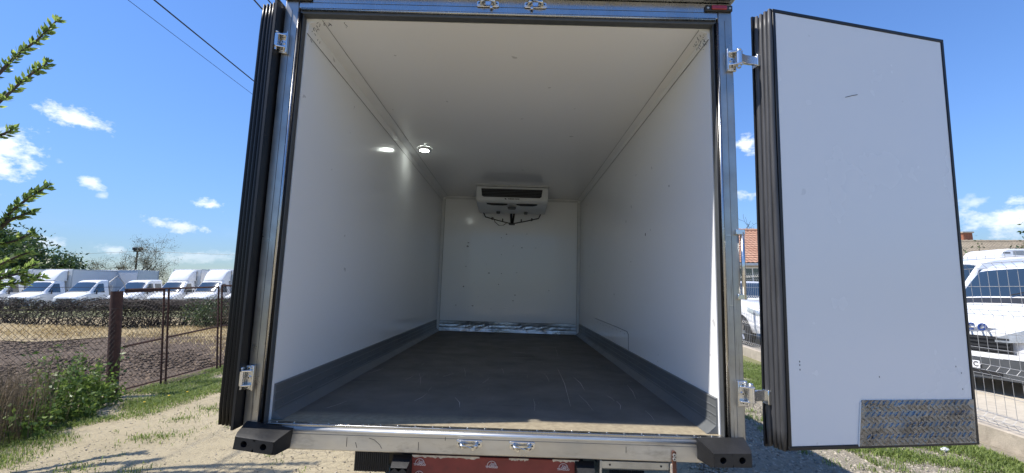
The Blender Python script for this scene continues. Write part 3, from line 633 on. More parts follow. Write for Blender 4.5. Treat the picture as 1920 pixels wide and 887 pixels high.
# right door, swung past 180 degrees
DW, DH, DT = 1.048, 2.06, .085
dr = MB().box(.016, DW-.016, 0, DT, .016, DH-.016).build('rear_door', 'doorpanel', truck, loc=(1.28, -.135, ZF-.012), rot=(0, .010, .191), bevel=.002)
tag(dr, 'open right door showing its pale inner panel and tread plate patch')
for nm, b in (('edge_frame', (0, DW, -.004, DT, DH-.0155, DH)), ('edge_frame', (0, DW, -.004, DT, 0, .0155)), ('edge_frame', (DW-.0155, DW, -.004, DT, .0157, DH-.0157)), ('edge_frame', (.0, .0155, -.004, DT, .0157, DH-.0157))):
    MB().box(*b).build(nm, 'flange', dr, bevel=.002)
MB().box(-.038, -.001, DT+.002, DT+.012, -.012, DH+.012).build('skin_flange', 'flange', dr)
MB().box(-.001, DW+.004, DT+.002, DT+.012, -.006, DH+.006).build('outer_skin', 'boxwhite', dr)
for i, (x, y, r_) in enumerate(((-.010, .009, .0125), (-.015, .030, .0125), (-.019, .051, .0125), (-.024, .073, .0135))):
    pts = [(x + .0012*math.sin(t*7+i), y + .0012*math.cos(t*9+i*2), -.004 + t*(DH+.006)) for t in [q/24 for q in range(25)]]
    rr = [r_]*25; rr[-1] = r_*.55; rr[-2] = r_*.9; rr[0] = r_*.7
    MB().tube(pts, rr, 10).build('seal_lip', 'seal', dr, smooth=True)
MB().box(-.012, -.001, .001, DT, .0, DH).build('seal_base', 'sealdark', dr)
# tread plate patch
tp = MB().prism([(.360, .010), (1.030, .010), (1.034, .208), (.392, .208)], 'y', -.0042, -.0005)
for i in range(26):
    for j in range(10):
        u = .368 + i*.0320; zc = .0245 + j*.0243
        u += (.0160 if j % 2 else 0)
        if u < .372 + (zc/.2)*.030 + .008 or u > 1.016 or zc > .197: continue
        s_ = 1 if j % 2 else -1
        dx, dz = .0138, .0130*s_; px_, pz_ = -dz*.25, dx*.25
        y0, y1 = -.0043, -.0078
        tp.add([(u-dx, y0, zc-dz), (u+px_, y0, zc+pz_), (u+dx, y0, zc+dz), (u-px_, y0, zc-pz_), (u-dx*.5, y1, zc-dz*.5), (u+dx*.5, y1, zc+dz*.5)],
               [(0,1,5,4), (1,2,5), (2,3,4,5), (3,0,4)])
tp.build('tread_plate', 'tread', dr)
for a, b in (((.388, .2), (.364, .01)),): MB().tube([(a[0]-.003, -.003, a[1]), (b[0]-.003, -.003, b[1])], .003, 6).build('sealant_line', 'offwhite', dr)
MB().tube([(.402, -.001, 1.655), (.44, -.001, 1.668), (.475, -.001, 1.678)], .0016, 4).build('scratch', 'greyplastic', dr)
for (x, z) in ((.075, .34), (.075, .36), (.075, .375), (.98, .33), (.98, .255), (.5, .31), (.95, .36)): MB().ball((x, 0, z), .003, 6, 4, (1,.3,1.5)).build('scuff', 'greyplastic', dr)
for z in (1.81, .20):
    MB().box(-.046, -.004, DT-.035, DT+.001, z-.024, z+.038).build('hinge_pad', 'chrome', dr, bevel=.003)
# left door, folded right round against the side of the box
dl = MB().box(-.078, 0, .018, DW, .0, DH-.03).build('rear_door', 'doorpanel', truck, loc=(-1.158, -.085, ZF+.002), rot=(0, -.002, 0))
tag(dl, 'left door folded flat along the side of the box, only its black edge showing')
MB().box(.0008, .012, -.03, DW+.004, -.015, DH-.006).build('skin_flange', 'flange', dl)
MB().box(-.0785, -.0005, .006, .0178, .0, DH-.03).build('seal_base', 'sealdark', dl)
for i, (x, y, r_) in enumerate(((-.071, .004, .011), (-.051, -.002, .0115), (-.031, -.007, .0115), (-.011, -.012, .012))):
    pts = [(x + .001*math.sin(t*7+i), y + .001*math.cos(t*9+i*2), -.002 + t*(DH-.026)) for t in [q/24 for q in range(25)]]
    rr = [r_]*25; rr[-1] = r_*.5; rr[-2] = r_*.9; rr[0] = r_*.6
    MB().tube(pts, rr, 10).build('seal_lip', 'sealdark', dl, smooth=True)
MB().box(-.0815, -.0787, .012, DW, -.002, DH-.028).build('edge_frame', 'flange', dl)

# under the sill: red film-faced board, buffers, bracket, flaps, chassis, wheels
rb = TB().box(-.372, .402, -.014, .004, -.52, -.128).build('protection_board', 'redply', truck, bevel=.0015)
for (x0, x1, z1) in ((-.37, -.06, -.1255), (.075, .165, -.1265), (.275, .395, -.1255)):
    mb = TB(); n = 26; top = []; bot = []
    rr = random.Random(int(x0*1000))
    for i in range(n+1):
        x = x0 + (x1-x0)*i/n; top.append((x, z1)); bot.append((x, z1 - .006 - .008*rr.random()**2*(1 if 0 < i < n else .1)))
    mb.prism(top + bot[::-1], 'y', -.0158, -.0146).build('splintered_edge', 'plyedge', rb)
for x in (-.06, .22): TB().box(x-.0012, x+.0012, -.0152, -.0142, -.5, -.135).build('print_crease', 'plyedge' if x > 1 else 'redply', rb)
def emblem(x, z):
    mb = TB(); y = -.0155; r_ = .0205
    def seg(a, b, w=.0011): 
        mb.tube([(a[0], y, a[1]), (b[0], y, b[1])], w, 4)
    arc = [(x + r_*math.cos(t), z + r_*math.sin(t)) for t in [math.pi*i/10 for i in range(11)]]
    for a, b in zip(arc, arc[1:]): seg(a, b, .0013)
    for h_ in (.0045, .0095): 
        w_ = math.sqrt(r_*r_-h_*h_); seg((x-w_*.2, z+h_), (x+w_, z+h_))
    for a, b in (((x, z), (x, z+.0045)), ((x+.006, z+.0045), (x+.006, z+.0095)), ((x-.004, z+.0095), (x-.002, z+.0155)), ((x+.010, z), (x+.010, z+.0045)), ((x-.012, z), (x-.004, z+.008)), ((x-.006, z), (x+.012, z))): seg(a, b)
    e = mb.build('printed_emblem', 'print', rb)
    text_mesh('printed_lettering', 'TFWOOD', .0125, 'print', rb, (x, -.0152, ZF+z-.0062), (math.pi/2, 0, 0), .0004, .0003)
for x in (-.333, -.003, .325):
    for z in (-.162, -.216, -.270, -.324): emblem(x, z - .0*x)
def small_buffer(x):
    b = buffer_block('rubber_buffer', x-.036, x+.036, -.30, -.158, -.085, -.012, .008, .016)
    return b
small_buffer(-.412); small_buffer(.420)
br = TB().prism([(.13, -.178), (.13, -.212), (.155, -.227), (.17, -.227), (.145, -.207), (.145, -.178)], 'x', .53, .86).build('step_bracket', 'galv', truck, bevel=.002)
TB().box(.515, .53, .118, .18, -.235, -.170).build('bracket_end', 'galv', br, bevel=.004)
TB().box(.86, .872, .12, .17, -.225, -.182).build('bracket_end', 'galv', br, bevel=.003)
for x in (.57, .82): TB().tube([(x, .1295, -.195), (x, .1285, -.195)], .005, 8).build('bolt_hole', 'dark', br)
hk = TB().prism([(.803, -.058), (.812, -.052), (.822, -.058), (.824, -.26), (.806, -.26)], 'y', -.068, -.0592).build('rusty_hanger', 'rust', truck, bevel=.002)
for z in (-.070, -.086):
    TB().tube([(.812, -.068, z), (.812, -.074, z)], .0075, 10).build('bolt', 'galv', hk); TB().tube([(.812, -.0738, z), (.812, -.0745, z)], .0035, 8).build('bolt_socket', 'dark', hk)
TB().box(.798, .806, -.0665, -.0605, -.22, -.11).build('peeling_strip', 'plyedge', hk)
for s in (-1, 1):
    mf = TB()
    x0, x1 = (s*.86, s*1.13)
    x0, x1 = min(x0, x1), max(x0, x1); n = 34
    pf = []
    for i in range(n+1):
        pf.append((x0 + (x1-x0)*i/n, 1.43 - (.006 if i % 2 else 0)))
    mf.prism(pf + [(x1, 1.438), (x0, 1.438)], 'z', -.80, -.062).build('mud_flap', 'rubber', truck)
TB().box(-.42, -.34, .02, LEN+.9, -.30, -.12).build('chassis_rail', 'plastic', truck); TB().box(.34, .42, .02, LEN+.9, -.30, -.12).build('chassis_rail', 'plastic', truck)
for y in (.1, .9, 1.9, 2.9, 3.9): TB().box(-1.05, 1.05, y-.03, y+.03, -.118, -.0615).build('cross_member', 'plastic', truck)
TB().box(-.8, .8, 2.05, 2.15, -.55, -.45).build('rear_axle', 'plastic', truck)
def wheel(parent, loc, r=.34, w=.22, name='wheel', spokes=6):
    w0 = MB(); n = 28; prof = [(r*.62, -w/2+.02), (r*.66, -w/2), (r*.93, -w/2+.005), (r, -w/2+.035), (r, w/2-.035), (r*.93, w/2-.005), (r*.66, w/2), (r*.62, w/2-.02)]
    vs = []; fs = []
    for q, x in prof:
        for j in range(n): t = 6.28318*j/n; vs.append((x, q*math.cos(t), q*math.sin(t)))
    m_ = len(prof)
    for i in range(m_):
        for j in range(n): a = i*n; b = ((i+1) % m_)*n; fs.append((a+j, a+(j+1) % n, b+(j+1) % n, b+j))
    w0.add(vs, fs); o = w0.build(name, 'tyre', parent, smooth=40, loc=loc)
    rm = MB()
    for sx in (-1, 1):
        rm.ring((sx*(w/2-.03), 0, 0), (1,0,0), r*.55, r*.635, 24)
        for q in range(spokes):
            t = 6.28318*q/spokes; a = Vector((sx*(w/2-.035), math.cos(t)*r*.1, math.sin(t)*r*.1)); b = Vector((sx*(w/2-.03), math.cos(t)*r*.6, math.sin(t)*r*.6)); rm.tube([a, b], [r*.13, r*.10], 6)
        rm.tube([(sx*(w/2-.06), 0, 0), (sx*(w/2-.015), 0, 0)], r*.2, 14)
    rm.tube([(-w*.2, 0, 0), (w*.2, 0, 0)], r*.6, 20)
    rm.build('rim', 'rim', o, smooth=40); return o
for s in (-1, 1):
    zl = s*math.sin(ROLL)*.93
    wheel(truck, (s*.98, 2.1, .345 + zl), .345, .24); wheel(truck, (s*.90, LEN+2.0, .345 + zl), .345, .20)

# ------------------------------------------------------------------ vehicles
class Loft:
    # a cab or car body lofted along y (front at y=0, facing -y); st = (y, ztop, half width top, half width bottom, sill z)
    def __init__(s, st, belt=1.25, bulge=.16, blen=1.3):
        s.st = np.array(st, float); s.belt = belt; s.bulge = bulge; s.blen = blen
    def par(s, y): return [float(np.interp(y, s.st[:, 0], s.st[:, i])) for i in range(1, 5)]
    def warp(s, p):
        x, y, z = p; return Vector((x, y + s.bulge*abs(x)**2.4*max(0., 1 - y/s.blen), z))
    def section(s, y):
        zt, wt, wm, zs = s.par(y); zb = min(s.belt, zt - .05)
        return [(0, zt + .03), (wt*.45, zt + .026), (wt*.8, zt + .012), (wt*.95, zt - .008), (wt, zt - .04), ((wt*.12 + wm*.88), zb - .02), (wm, zb - .16), (wm + .006, .5*(zb + zs)), (wm, zs + .12), (wm - .05, zs)]
    def at(s, y, t):                       # t: 0 centre top .. 9 sill (signed = side)
        S = s.section(y); a = min(abs(t), 8.999); i = int(a); f = a - i
        x = S[i][0]*(1-f) + S[i+1][0]*f; z = S[i][1]*(1-f) + S[i+1][1]*f
        return s.warp((math.copysign(x, t) if t else 0., y, z))
    def topx(s, y, fx, lift=0.):           # a point on the top skin at fraction fx of the half width
        zt, wt, wm, zs = s.par(y); z = np.interp(abs(fx), (0, .45, .8, .95, 1), (zt+.03, zt+.026, zt+.012, zt-.008, zt-.04))
        return s.warp((fx*wt, y, float(z)))
    def side(s, y, z, sg):
        S = s.section(y); zz = [q[1] for q in S][::-1]; xx = [q[0] for q in S][::-1]
        return s.warp((sg*float(np.interp(z, zz, xx)), y, z))
    def body(s, name, mat, parent, loc, rot):
        ys = sorted(set(list(s.st[:, 0]) + list(np.linspace(s.st[0, 0], s.st[-1, 0], 26)))); mb = MB(); ts = [i/2 for i in range(-18, 19)]
        vs = [s.at(y, t) for y in ys for t in ts]; n = len(ts); fs = [(i*n+j, i*n+j+1, (i+1)*n+j+1, (i+1)*n+j) for i in range(len(ys)-1) for j in range(n-1)]
        fs += [tuple(range(n)), tuple((len(ys)-1)*n + j for j in range(n))[::-1]]
        mb.add(vs, fs); return mb.build(name, mat, parent, smooth=32, loc=loc, rot=rot)
def patch(fn, nu, nv, lift, thick, name, mat, parent, smooth=True):
    P = [[Vector(fn(i/nu, j/nv)) for j in range(nv+1)] for i in range(nu+1)]
    def nrm(i, j):
        a = P[min(i+1, nu)][j] - P[max(i-1, 0)][j]; b = P[i][min(j+1, nv)] - P[i][max(j-1, 0)]; c = a.cross(b); return c.normalized() if c.length > 1e-9 else Vector((0,0,1))
    c0 = sum((q for r_ in P for q in r_), Vector())/((nu+1)*(nv+1))
    s0 = nrm(nu//2, nv//2); ref = Vector((0, 1.2, .9)); sg = 1 if (c0 - ref).dot(s0) > 0 else -1
    mb = MB(); vs = []; fs = []
    for l in (lift, lift - thick):
        for i in range(nu+1):
            for j in range(nv+1): vs.append(P[i][j] + nrm(i, j)*sg*l)
    n = nv+1; K = (nu+1)*n
    for i in range(nu):
        for j in range(nv):
            a = i*n+j; fs.append((a, a+n, a+n+1, a+1)); fs.append((K+a, K+a+1, K+a+n+1, K+a+n))
    for i in range(nu): fs += [(i*n, K+i*n, K+(i+1)*n, (i+1)*n), (i*n+nv, (i+1)*n+nv, K+(i+1)*n+nv, K+i*n+nv)]
    for j in range(nv): fs += [(j, j+1, K+j+1, K+j), (nu*n+j, K+nu*n+j, K+nu*n+j+1, nu*n+j+1)]
    mb.add(vs, fs); return mb.build(name, mat, parent, smooth=45)
def quadfn(a, b, c, d, conv):
    def fn(u, v):
        p = [(a[i]*(1-u) + b[i]*u)*(1-v) + (d[i]*(1-u) + c[i]*u)*v for i in range(2)]; return conv(*p)
    return fn
CABST = [(0, .86, .80, .84, .36), (.03, .97, .84, .88, .33), (.12, 1.05, .86, .92, .30), (.35, 1.15, .86, .95, .30), (.95, 1.33, .86, .98, .30), (1.05, 1.42, .85, .99, .30), (1.62, 2.02, .80, .99, .30), (1.74, 2.13, .79, .99, .30), (1.95, 2.22, .78, .99, .30), (2.45, 2.25, .78, .99, .30)]
def make_cab(parent, loc=(0,0,0), rotz=0., crew=False, detail=False, mat='vanwhite', st=None):
    st = list(st or CABST)
    if crew: st = st[:-1] + [(2.95, 2.27, .78, .99, .30)]
    L_ = Loft(st); b = L_.body('cab', mat, parent, loc, (0, 0, rotz))
    patch(lambda u, v: L_.topx(1.0 + .66*u, -.93 + 1.86*v), 12, 12, .006, .012, 'windscreen', 'glass', b)
    patch(lambda u, v: L_.topx(.88 + .11*u, -.9 + 1.8*v), 3, 10, .012, .014, 'cowl', 'plastic', b)
    for s in (-1, 1):
        S = lambda y, z: L_.side(y, z, s)
        patch(quadfn((1.22, 1.32), (2.12, 1.30), (2.08, 1.98), (1.70, 1.96), S), 8, 6, .006, .01, 'side_window', 'glass', b)
        if crew: patch(quadfn((2.26, 1.33), (2.86, 1.33), (2.82, 1.98), (2.26, 1.98), S), 6, 6, .006, .01, 'side_window', 'glass', b)
        patch(quadfn((.10, .72), (.62, .98), (.60, 1.10), (.06, .93), lambda y, z: L_.side(y, z, s)), 8, 4, .008, .012, 'headlight', 'lens', b)
        mr = MB().box(s*1.10 - .045, s*1.10 + .045, 1.30, 1.36, 1.18, 1.50).build('mirror', 'plastic', b, bevel=.02)
        MB().tube([(s*.97, 1.30, 1.24), (s*1.08, 1.32, 1.26)], .018, 6).build('mirror_arm', 'plastic', b)
        MB().box(s*.985 - .012, s*.985 + .012, 1.98, 2.13, 1.10, 1.13).build('door_handle', 'plastic', b, bevel=.003)
        MB().ring((s*1.004, .78, .36), (1,0,0), .345, .40, 24).build('arch_trim', 'plastic', b)
    F = lambda x, z, y=0.: L_.warp((x, y, z))
    mb = MB()
    for z in (.62, .69, .76, .83):
        for i in range(12): a, c = -.55 + 1.1*i/12, -.55 + 1.1*(i+1)/12; mb.add([F(a, z-.022, -.012), F(c, z-.022, -.012), F(c, z+.022, -.012), F(a, z+.022, -.012), F(a, z-.022, .01), F(c, z-.022, .01), F(c, z+.022, .01), F(a, z+.022, .01)], [(0,1,2,3),(4,7,6,5),(0,4,5,1),(2,6,7,3)])
    mb.build('grille', 'plastic', b)
    patch(lambda u, v: L_.warp((-.86 + 1.72*u, -.03, .33 + .2*v)), 14, 2, .02, .04, 'bumper', 'greyplastic', b)
    return b, L_
def fairing(parent, zc=2.2, zt=3.06, y0=1.72, y1=2.66, hw=.80):
    mb = MB(); rows = []
    prof = [(0, 0), (.02, .10), (.10, .30), (.28, .62), (.48, .86), (.62, .96), (.80, 1.0), (1., 1.0)]
    for (u, v) in prof:
        y = y0 + (y1-y0)*u; z = zc + (zt-zc)*v; w = hw*(.93 + .07*v)
        rows.append([(-w, y + .10*(1-u), zc - .02), (-w, y + .10*(1-u), zc + (z-zc)*.55), (-w*.97, y + .05*(1-u), z - .08*min(1, v*2)), (-w*.86, y + .02*(1-u), z - .015), (-w*.4, y, z), (w*.4, y, z), (w*.86, y + .02*(1-u), z - .015), (w*.97, y + .05*(1-u), z - .08*min(1, v*2)), (w, y + .10*(1-u), zc + (z-zc)*.55), (w, y + .10*(1-u), zc - .02)])
    n = 10; mb.add([p for r_ in rows for p in r_], [(i*n+j, i*n+j+1, (i+1)*n+j+1, (i+1)*n+j) for i in range(len(rows)-1) for j in range(n-1)] + [tuple((len(rows)-1)*n + j for j in range(n))])
    o = mb.build('roof_fairing', 'vanwhite', parent, smooth=40)
    for s in (-1, 1): MB().tube([(s*hw*1.005, y1-.03, zc+.02), (s*hw*1.005, y1-.03, zt-.1)], .02, 6).build('fairing_strut', 'greyplastic', o)
    return o
def cargo(parent, y0, length, hw=1.08, z0=.95, z1=3.12, mat='boxwhite'):
    c = MB().box(-hw, hw, y0, y0+length, z0, z1).build('cargo_box', mat, parent, bevel=.012)
    for s in (-1, 1):
        for y in (y0, y0+length): MB().box(s*hw-.022, s*hw+.022, y-.012, y+.05, z0-.01, z1+.012).build('corner_rail', 'galv', c, bevel=.004)
        MB().box(s*hw-.03, s*hw+.018, y0+.055, y0+length-.055, z1-.06, z1+.010).build('roof_rail', 'galv', c, bevel=.004)
        MB().box(s*hw-.03, s*hw+.016, y0+.055, y0+length-.055, z0-.008, z0+.07).build('floor_rail', 'galv', c, bevel=.004)
    return c
def running_gear(parent, ya, yb):
    for s in (-1, 1):
        wheel(parent, (s*.88, ya, .34)); wheel(parent, (s*.88, yb, .34))
        MB().box(s*.4-.04, s*.4+.04, 2.3, yb+1.3, .55, .72).build('chassis_rail', 'plastic', parent)
# cab of the near truck (ahead of its box)
make_cab(truck, (0, LEN + .16 + 2.45, 0), math.pi)
# parked trucks
GR = 'white trucks parked in a row behind the hedge'
t1 = empty('parked_truck', (-39.0, 31, 0)); make_cab(t1); fairing(t1); cargo(t1, 2.7, 4.2); running_gear(t1, .78, 5.2)
tag(t1, 'white box truck with roof fairing, half hidden behind the leafy branches', 'truck', GR)
TRW = [t1]
for (x, y, rz, lab) in ((-35.8, 31, 0, 'white box truck with smooth rounded roof fairing beside a low-roofed dropside truck'), (-25.9, 31.4, .02, 'white box truck with creased roof fairing beside the crew cab truck'),
                        (-23.1, 31.2, -.02, 'white box truck with roof fairing seen above the bare rusty gate frame'), (-20.3, 31.5, 0, 'white truck mostly cut off by the black edge of the folded door')):
    o = copy_tree(t1); o.location = (x, y, 0); o.rotation_euler.z = rz; o['label'] = lab; TRW.append(o)
def dropside(root, y0, length):
    d = MB().box(-1.05, 1.05, y0, y0+length, .85, .95).build('load_bed', 'greyplastic', root)
    for s in (-1, 1): MB().box(s*1.05-.02, s*1.05+.02, y0, y0+length, .955, 1.35).build('side_board', 'galv', d)
    MB().box(-1.03, 1.03, y0, y0+.04, .955, 1.9).build('headboard', 'galv', d)
t3 = empty('parked_truck', (-32.4, 31.0, 0)); make_cab(t3); dropside(t3, 2.6, 3.4); running_gear(t3, .78, 4.6); tag(t3, 'white low-roofed single cab dropside truck without roof fairing', 'truck', GR)
t4 = empty('parked_truck', (-28.75, 31.2, 0)); make_cab(t4, crew=True); dropside(t4, 3.1, 3.2); running_gear(t4, .78, 4.9); tag(t4, 'white crew cab truck with two side windows and flat roof', 'truck', GR)
t8 = empty('parked_truck', (-28.6, 38.2, 0), (0, 0, math.pi/2)); make_cab(t8, (0, 0, 0)); cargo(t8, 2.7, 6.0, 1.1, .95, 3.22, 'boxshade_stone'); running_gear(t8, .78, 6.8)
t8.location = (-41.6, 38.6, 0); t8.rotation_euler.z = math.pi*1.5; t8.rotation_euler.z = -math.pi/2
tag(t8, 'long white box truck, its box toned grey for shade, standing crosswise behind the white cabs', 'truck')

# white delivery van behind the right fence, facing it
VST = [(0, .98, .82, .86, .26), (.04, 1.06, .86, .90, .24), (.14, 1.12, .88, .94, .24), (.40, 1.20, .88, .97, .26), (.86, 1.35, .87, 1.0, .28), (.96, 1.42, .86, 1.0, .28), (1.42, 1.88, .83, 1.0, .28), (1.52, 1.96, .82, 1.0, .28), (1.75, 2.03, .81, 1.0, .28), (2.4, 2.08, .81, 1.0, .28), (5.6, 2.08, .81, 1.0, .30)]
van = empty('delivery_van', (7.25, 7.0, 0), (0, 0, R(-86)))
tag(van, 'white delivery van with blue hood lettering close behind the mesh fence', 'van')
VL = Loft(VST); vb = VL.body('body', 'vanwhite', van, (0,0,0), (0,0,0))
patch(lambda u, v: VL.topx(.98 + .47*u, -.94 + 1.88*v), 14, 14, .006, .014, 'windscreen', 'glass', vb)
patch(lambda u, v: VL.topx(.80 + .15*u, -.93 + 1.86*v), 3, 14, .010, .014, 'cowl', 'plastic', vb)
for s in (-1, 1):
    S = lambda y, z: VL.side(y, z, s)
    patch(quadfn((1.30, 1.34), (2.15, 1.30), (2.12, 1.86), (1.62, 1.84), S), 8, 6, .006, .01, 'side_window', 'glass', vb)
    patch(quadfn((1.02, 1.33), (1.24, 1.34), (1.50, 1.82), (1.44, 1.82), S), 5, 5, .006, .01, 'quarter_window', 'glass', vb)
    patch(quadfn((.02, .74), (.46, .98), (.52, 1.13), (.06, .96), S), 8, 4, .010, .014, 'headlight', 'lens', vb)
    patch(lambda u, v: VL.warp((s*(.44 + .42*u), -.006, .78 + .20*v*(.4 + .6*u) + .06*u)), 6, 4, .012, .016, 'headlight', 'lens', vb)
    patch(lambda u, v: VL.warp((s*(.52 + .26*u), -.030, .42 + .14*v)), 5, 3, .012, .016, 'fog_lamp_housing', 'dark', vb)
    MB().box(s*1.13-.06, s*1.13+.06, 1.30, 1.38, 1.20, 1.52).build('mirror', 'plastic', vb, bevel=.03); MB().tube([(s*.98, 1.30, 1.24), (s*1.10, 1.34, 1.26)], .02, 6).build('mirror_arm', 'plastic', vb)
    MB().ring((s*1.013, .86, .36), (1,0,0), .35, .42, 28).build('arch_trim', 'plastic', vb)
    wheel(van, (s*.90, .86, .345), .345, .22); wheel(van, (s*.90, 4.2, .345), .345, .22)
patch(lambda u, v: VL.warp((-.62 + 1.24*u, -.004, .64 + .24*v)), 16, 4, .008, .012, 'grille_panel', 'dark', vb)
for i in range(4):
    z = .665 + i*.058; patch(lambda u, v: VL.warp((-.60 + 1.2*u, -.014, z + .022*v)), 16, 1, .012, .012, 'grille_slat', 'plastic', vb)
patch(lambda u, v: VL.warp((-.87 + 1.74*u, -.018, .555 + .075*v)), 16, 2, .016, .03, 'bumper_band', 'vanwhite', vb)
patch(lambda u, v: VL.warp((-.88 + 1.76*u, -.030, .25 + .30*v)), 16, 4, .014, .05, 'bumper', 'greyplastic', vb)
patch(lambda u, v: VL.warp((-.5 + 1.0*u, -.046, .30 + .07*v)), 10, 2, .012, .02, 'air_intake', 'dark', vb)
MB().box(-.26, .26, -.072, -.060, .385, .495).build('number_plate', 'white', vb, bevel=.004)
text_mesh('plate_lettering', 'CT 12 AUC', .105, 'lettergrey', vb, (0, -.0735, .44), (math.pi/2, 0, 0), .001, .002) if False else None
text_mesh('plate_lettering', 'C', .105, 'lettergrey', vb, (.21, -.0735, .44), (math.pi/2, 0, 0), .001, .002)
for i, ch in enumerate('IVECO'):
    x = (-.31, -.17, -.0, .15, .31)[i]; p = VL.warp((x, -.02, 1.005)); text_mesh('maker_letter', ch, .155, 'letterblue', vb, (p.x, p.y, p.z), (math.pi/2 - .25, 0, 0), .008, .004)
for s in (-1, 1):
    a = VL.topx(.97, s*.1 + .1); b = VL.topx(1.10, s*.1 + .1 + .55*1); MB().tube([a + Vector((0,-.02,.03)), (a+b)/2 + Vector((0,-.03,.035)), b + Vector((0,-.015,.025))], .010, 5).build('wiper', 'plastic', vb)
van2 = copy_tree(van); van2.location = (8.5, 9.9, 0); van2.scale = (1, 1, 1.10); van2.rotation_euler.z = R(-90)
tag(van2, 'white van with a roof cooling unit, standing behind the lettered van', 'van')
fu = MB((0, 0, -.20)).prism([(2.45, 2.30), (2.42, 2.34), (2.50, 2.42), (2.62, 2.46), (3.15, 2.46), (3.22, 2.42), (3.22, 2.30)], 'x', -.40, .40).build('roof_cooling_unit', 'offwhite', van2, bevel=.05, seg=3)
for i in range(5): MB((0, 0, -.20)).box(.401, .406, 2.72, 3.12, 2.335 + i*.018, 2.342 + i*.018).build('grille_slat', 'greyplastic', fu)
MB((0, 0, -.20)).box(.401, .405, 2.5, 2.66, 2.36, 2.39).build('panel_line', 'greyplastic', fu, bevel=.004)
for x in (-.3, .3): MB((0, 0, -.20)).tube([(x, 2.8, 2.24), (x, 2.8, 2.31)], .03, 8).build('foot', 'plastic', fu)
# white pickup behind the fence, facing the camera side
PST = [(0, .98, .74, .80, .45), (.05, 1.08, .80, .86, .42), (.2, 1.16, .82, .90, .40), (.6, 1.21, .82, .92, .40), (1.35, 1.26, .80, .93, .40), (1.45, 1.31, .78, .93, .40), (2.1, 1.74, .66, .93, .40), (2.35, 1.80, .65, .93, .40), (3.3, 1.80, .65, .93, .40), (3.55, 1.74, .66, .93, .40), (3.75, 1.30, .80, .93, .40), (5.2, 1.24, .84, .93, .45)]
pu = empty('pickup', (7.42, 11.3, 0)); tag(pu, 'white pickup behind the mesh fence near the tiled house', 'pickup')
PL = Loft(PST, 1.12, .20, 1.0); pb = PL.body('body', 'vanwhite', pu, (0,0,0), (0,0,0))
patch(lambda u, v: PL.topx(1.42 + .72*u, -.94 + 1.88*v), 10, 12, .006, .012, 'windscreen', 'glass', pb)
for s in (-1, 1):
    S = lambda y, z: PL.side(y, z, s)
    patch(quadfn((1.75, 1.24), (2.6, 1.22), (2.6, 1.68), (2.2, 1.66), S), 6, 5, .006, .01, 'side_window', 'glass', pb)
    patch(quadfn((2.68, 1.22), (3.45, 1.24), (3.35, 1.66), (2.68, 1.68), S), 6, 5, .006, .01, 'side_window', 'glass', pb)
    patch(quadfn((.02, .86), (.55, .98), (.50, 1.08), (.02, 1.0), S), 8, 3, .010, .014, 'headlight', 'lens', pb)
    MB().ring((s*.938, .95, .40), (1,0,0), .40, .48, 28).build('arch_trim', 'plastic', pb); MB().tube([(s*.92, .95, .40), (s*.934, .95, .40)], .40, 28).build('arch_liner', 'dark', pb)
    wheel(pu, (s*.845, .95, .395), .395, .25); wheel(pu, (s*.845, 3.95, .395), .395, .25)
    MB().box(s*1.04-.08, s*1.04+.08, 1.75, 1.85, 1.18, 1.36).build('mirror', 'vanwhite', pb, bevel=.03)
patch(lambda u, v: PL.warp((-.50 + 1.0*u, -.006, .66 + .30*v)), 12, 5, .010, .014, 'grille', 'dark', pb)
for i in range(3): patch(lambda u, v: PL.warp((-.5 + 1.0*u, -.02, .70 + i*.09 + .03*v)), 12, 1, .01, .012, 'grille_bar', 'chrome', pb)
patch(lambda u, v: PL.warp((-.82 + 1.64*u, -.02, .44 + .18*v)), 14, 3, .014, .04, 'bumper', 'vanwhite', pb)

# ------------------------------------------------------------------ welded mesh fence on a concrete kerb (right)
def fx(y): return 4.94 + (y - 4.2)*.125
fence = empty('mesh_panel_fence', (fx(8), 8, 0)); tag(fence, 'grey welded mesh panel fence with V folds on a low concrete kerb', 'fence')
FO = Vector((-fx(8), -8, 0)); dirv = Vector((.125, 1, 0)).normalized(); nrm_ = Vector((dirv.y, -dirv.x, 0))
def FM(): return MB(FO)
mb = FM()
for y0 in np.arange(-1.0, 26, 3.0):
    a = Vector((fx(y0), y0, 0)); 
    pts = [a - nrm_*.07, a + nrm_*.07, a + nrm_*.07 + dirv*2.985, a - nrm_*.07 + dirv*2.985]
    FM().add([(p.x, p.y, z) for z in (-.05, .19) for p in pts], [(0,1,2,3),(4,5,6,7),(0,1,5,4),(1,2,6,5),(2,3,7,6),(3,0,4,7)]).build('kerb', 'concrete', fence, bevel=.008)
ZW = [.24, .30, .44, .62, .72, .80, .90, 1.06, 1.24, 1.34, 1.42, 1.52, 1.70, 1.82, 1.88, 1.94]
def fold(z):
    for c in (.27, .76, 1.38, 1.86):
        if abs(z - c) < .05: return (1 - abs(z - c)/.05)*.045
    return 0.
zs_v = [.20, .22, .27, .32, .71, .76, .81, 1.33, 1.38, 1.43, 1.81, 1.86, 1.91, 1.97]
hz = [.22, .27, .32, .515, .71, .76, .81, .98, 1.15, 1.33, 1.38, 1.43, 1.62, 1.81, 1.86, 1.91]
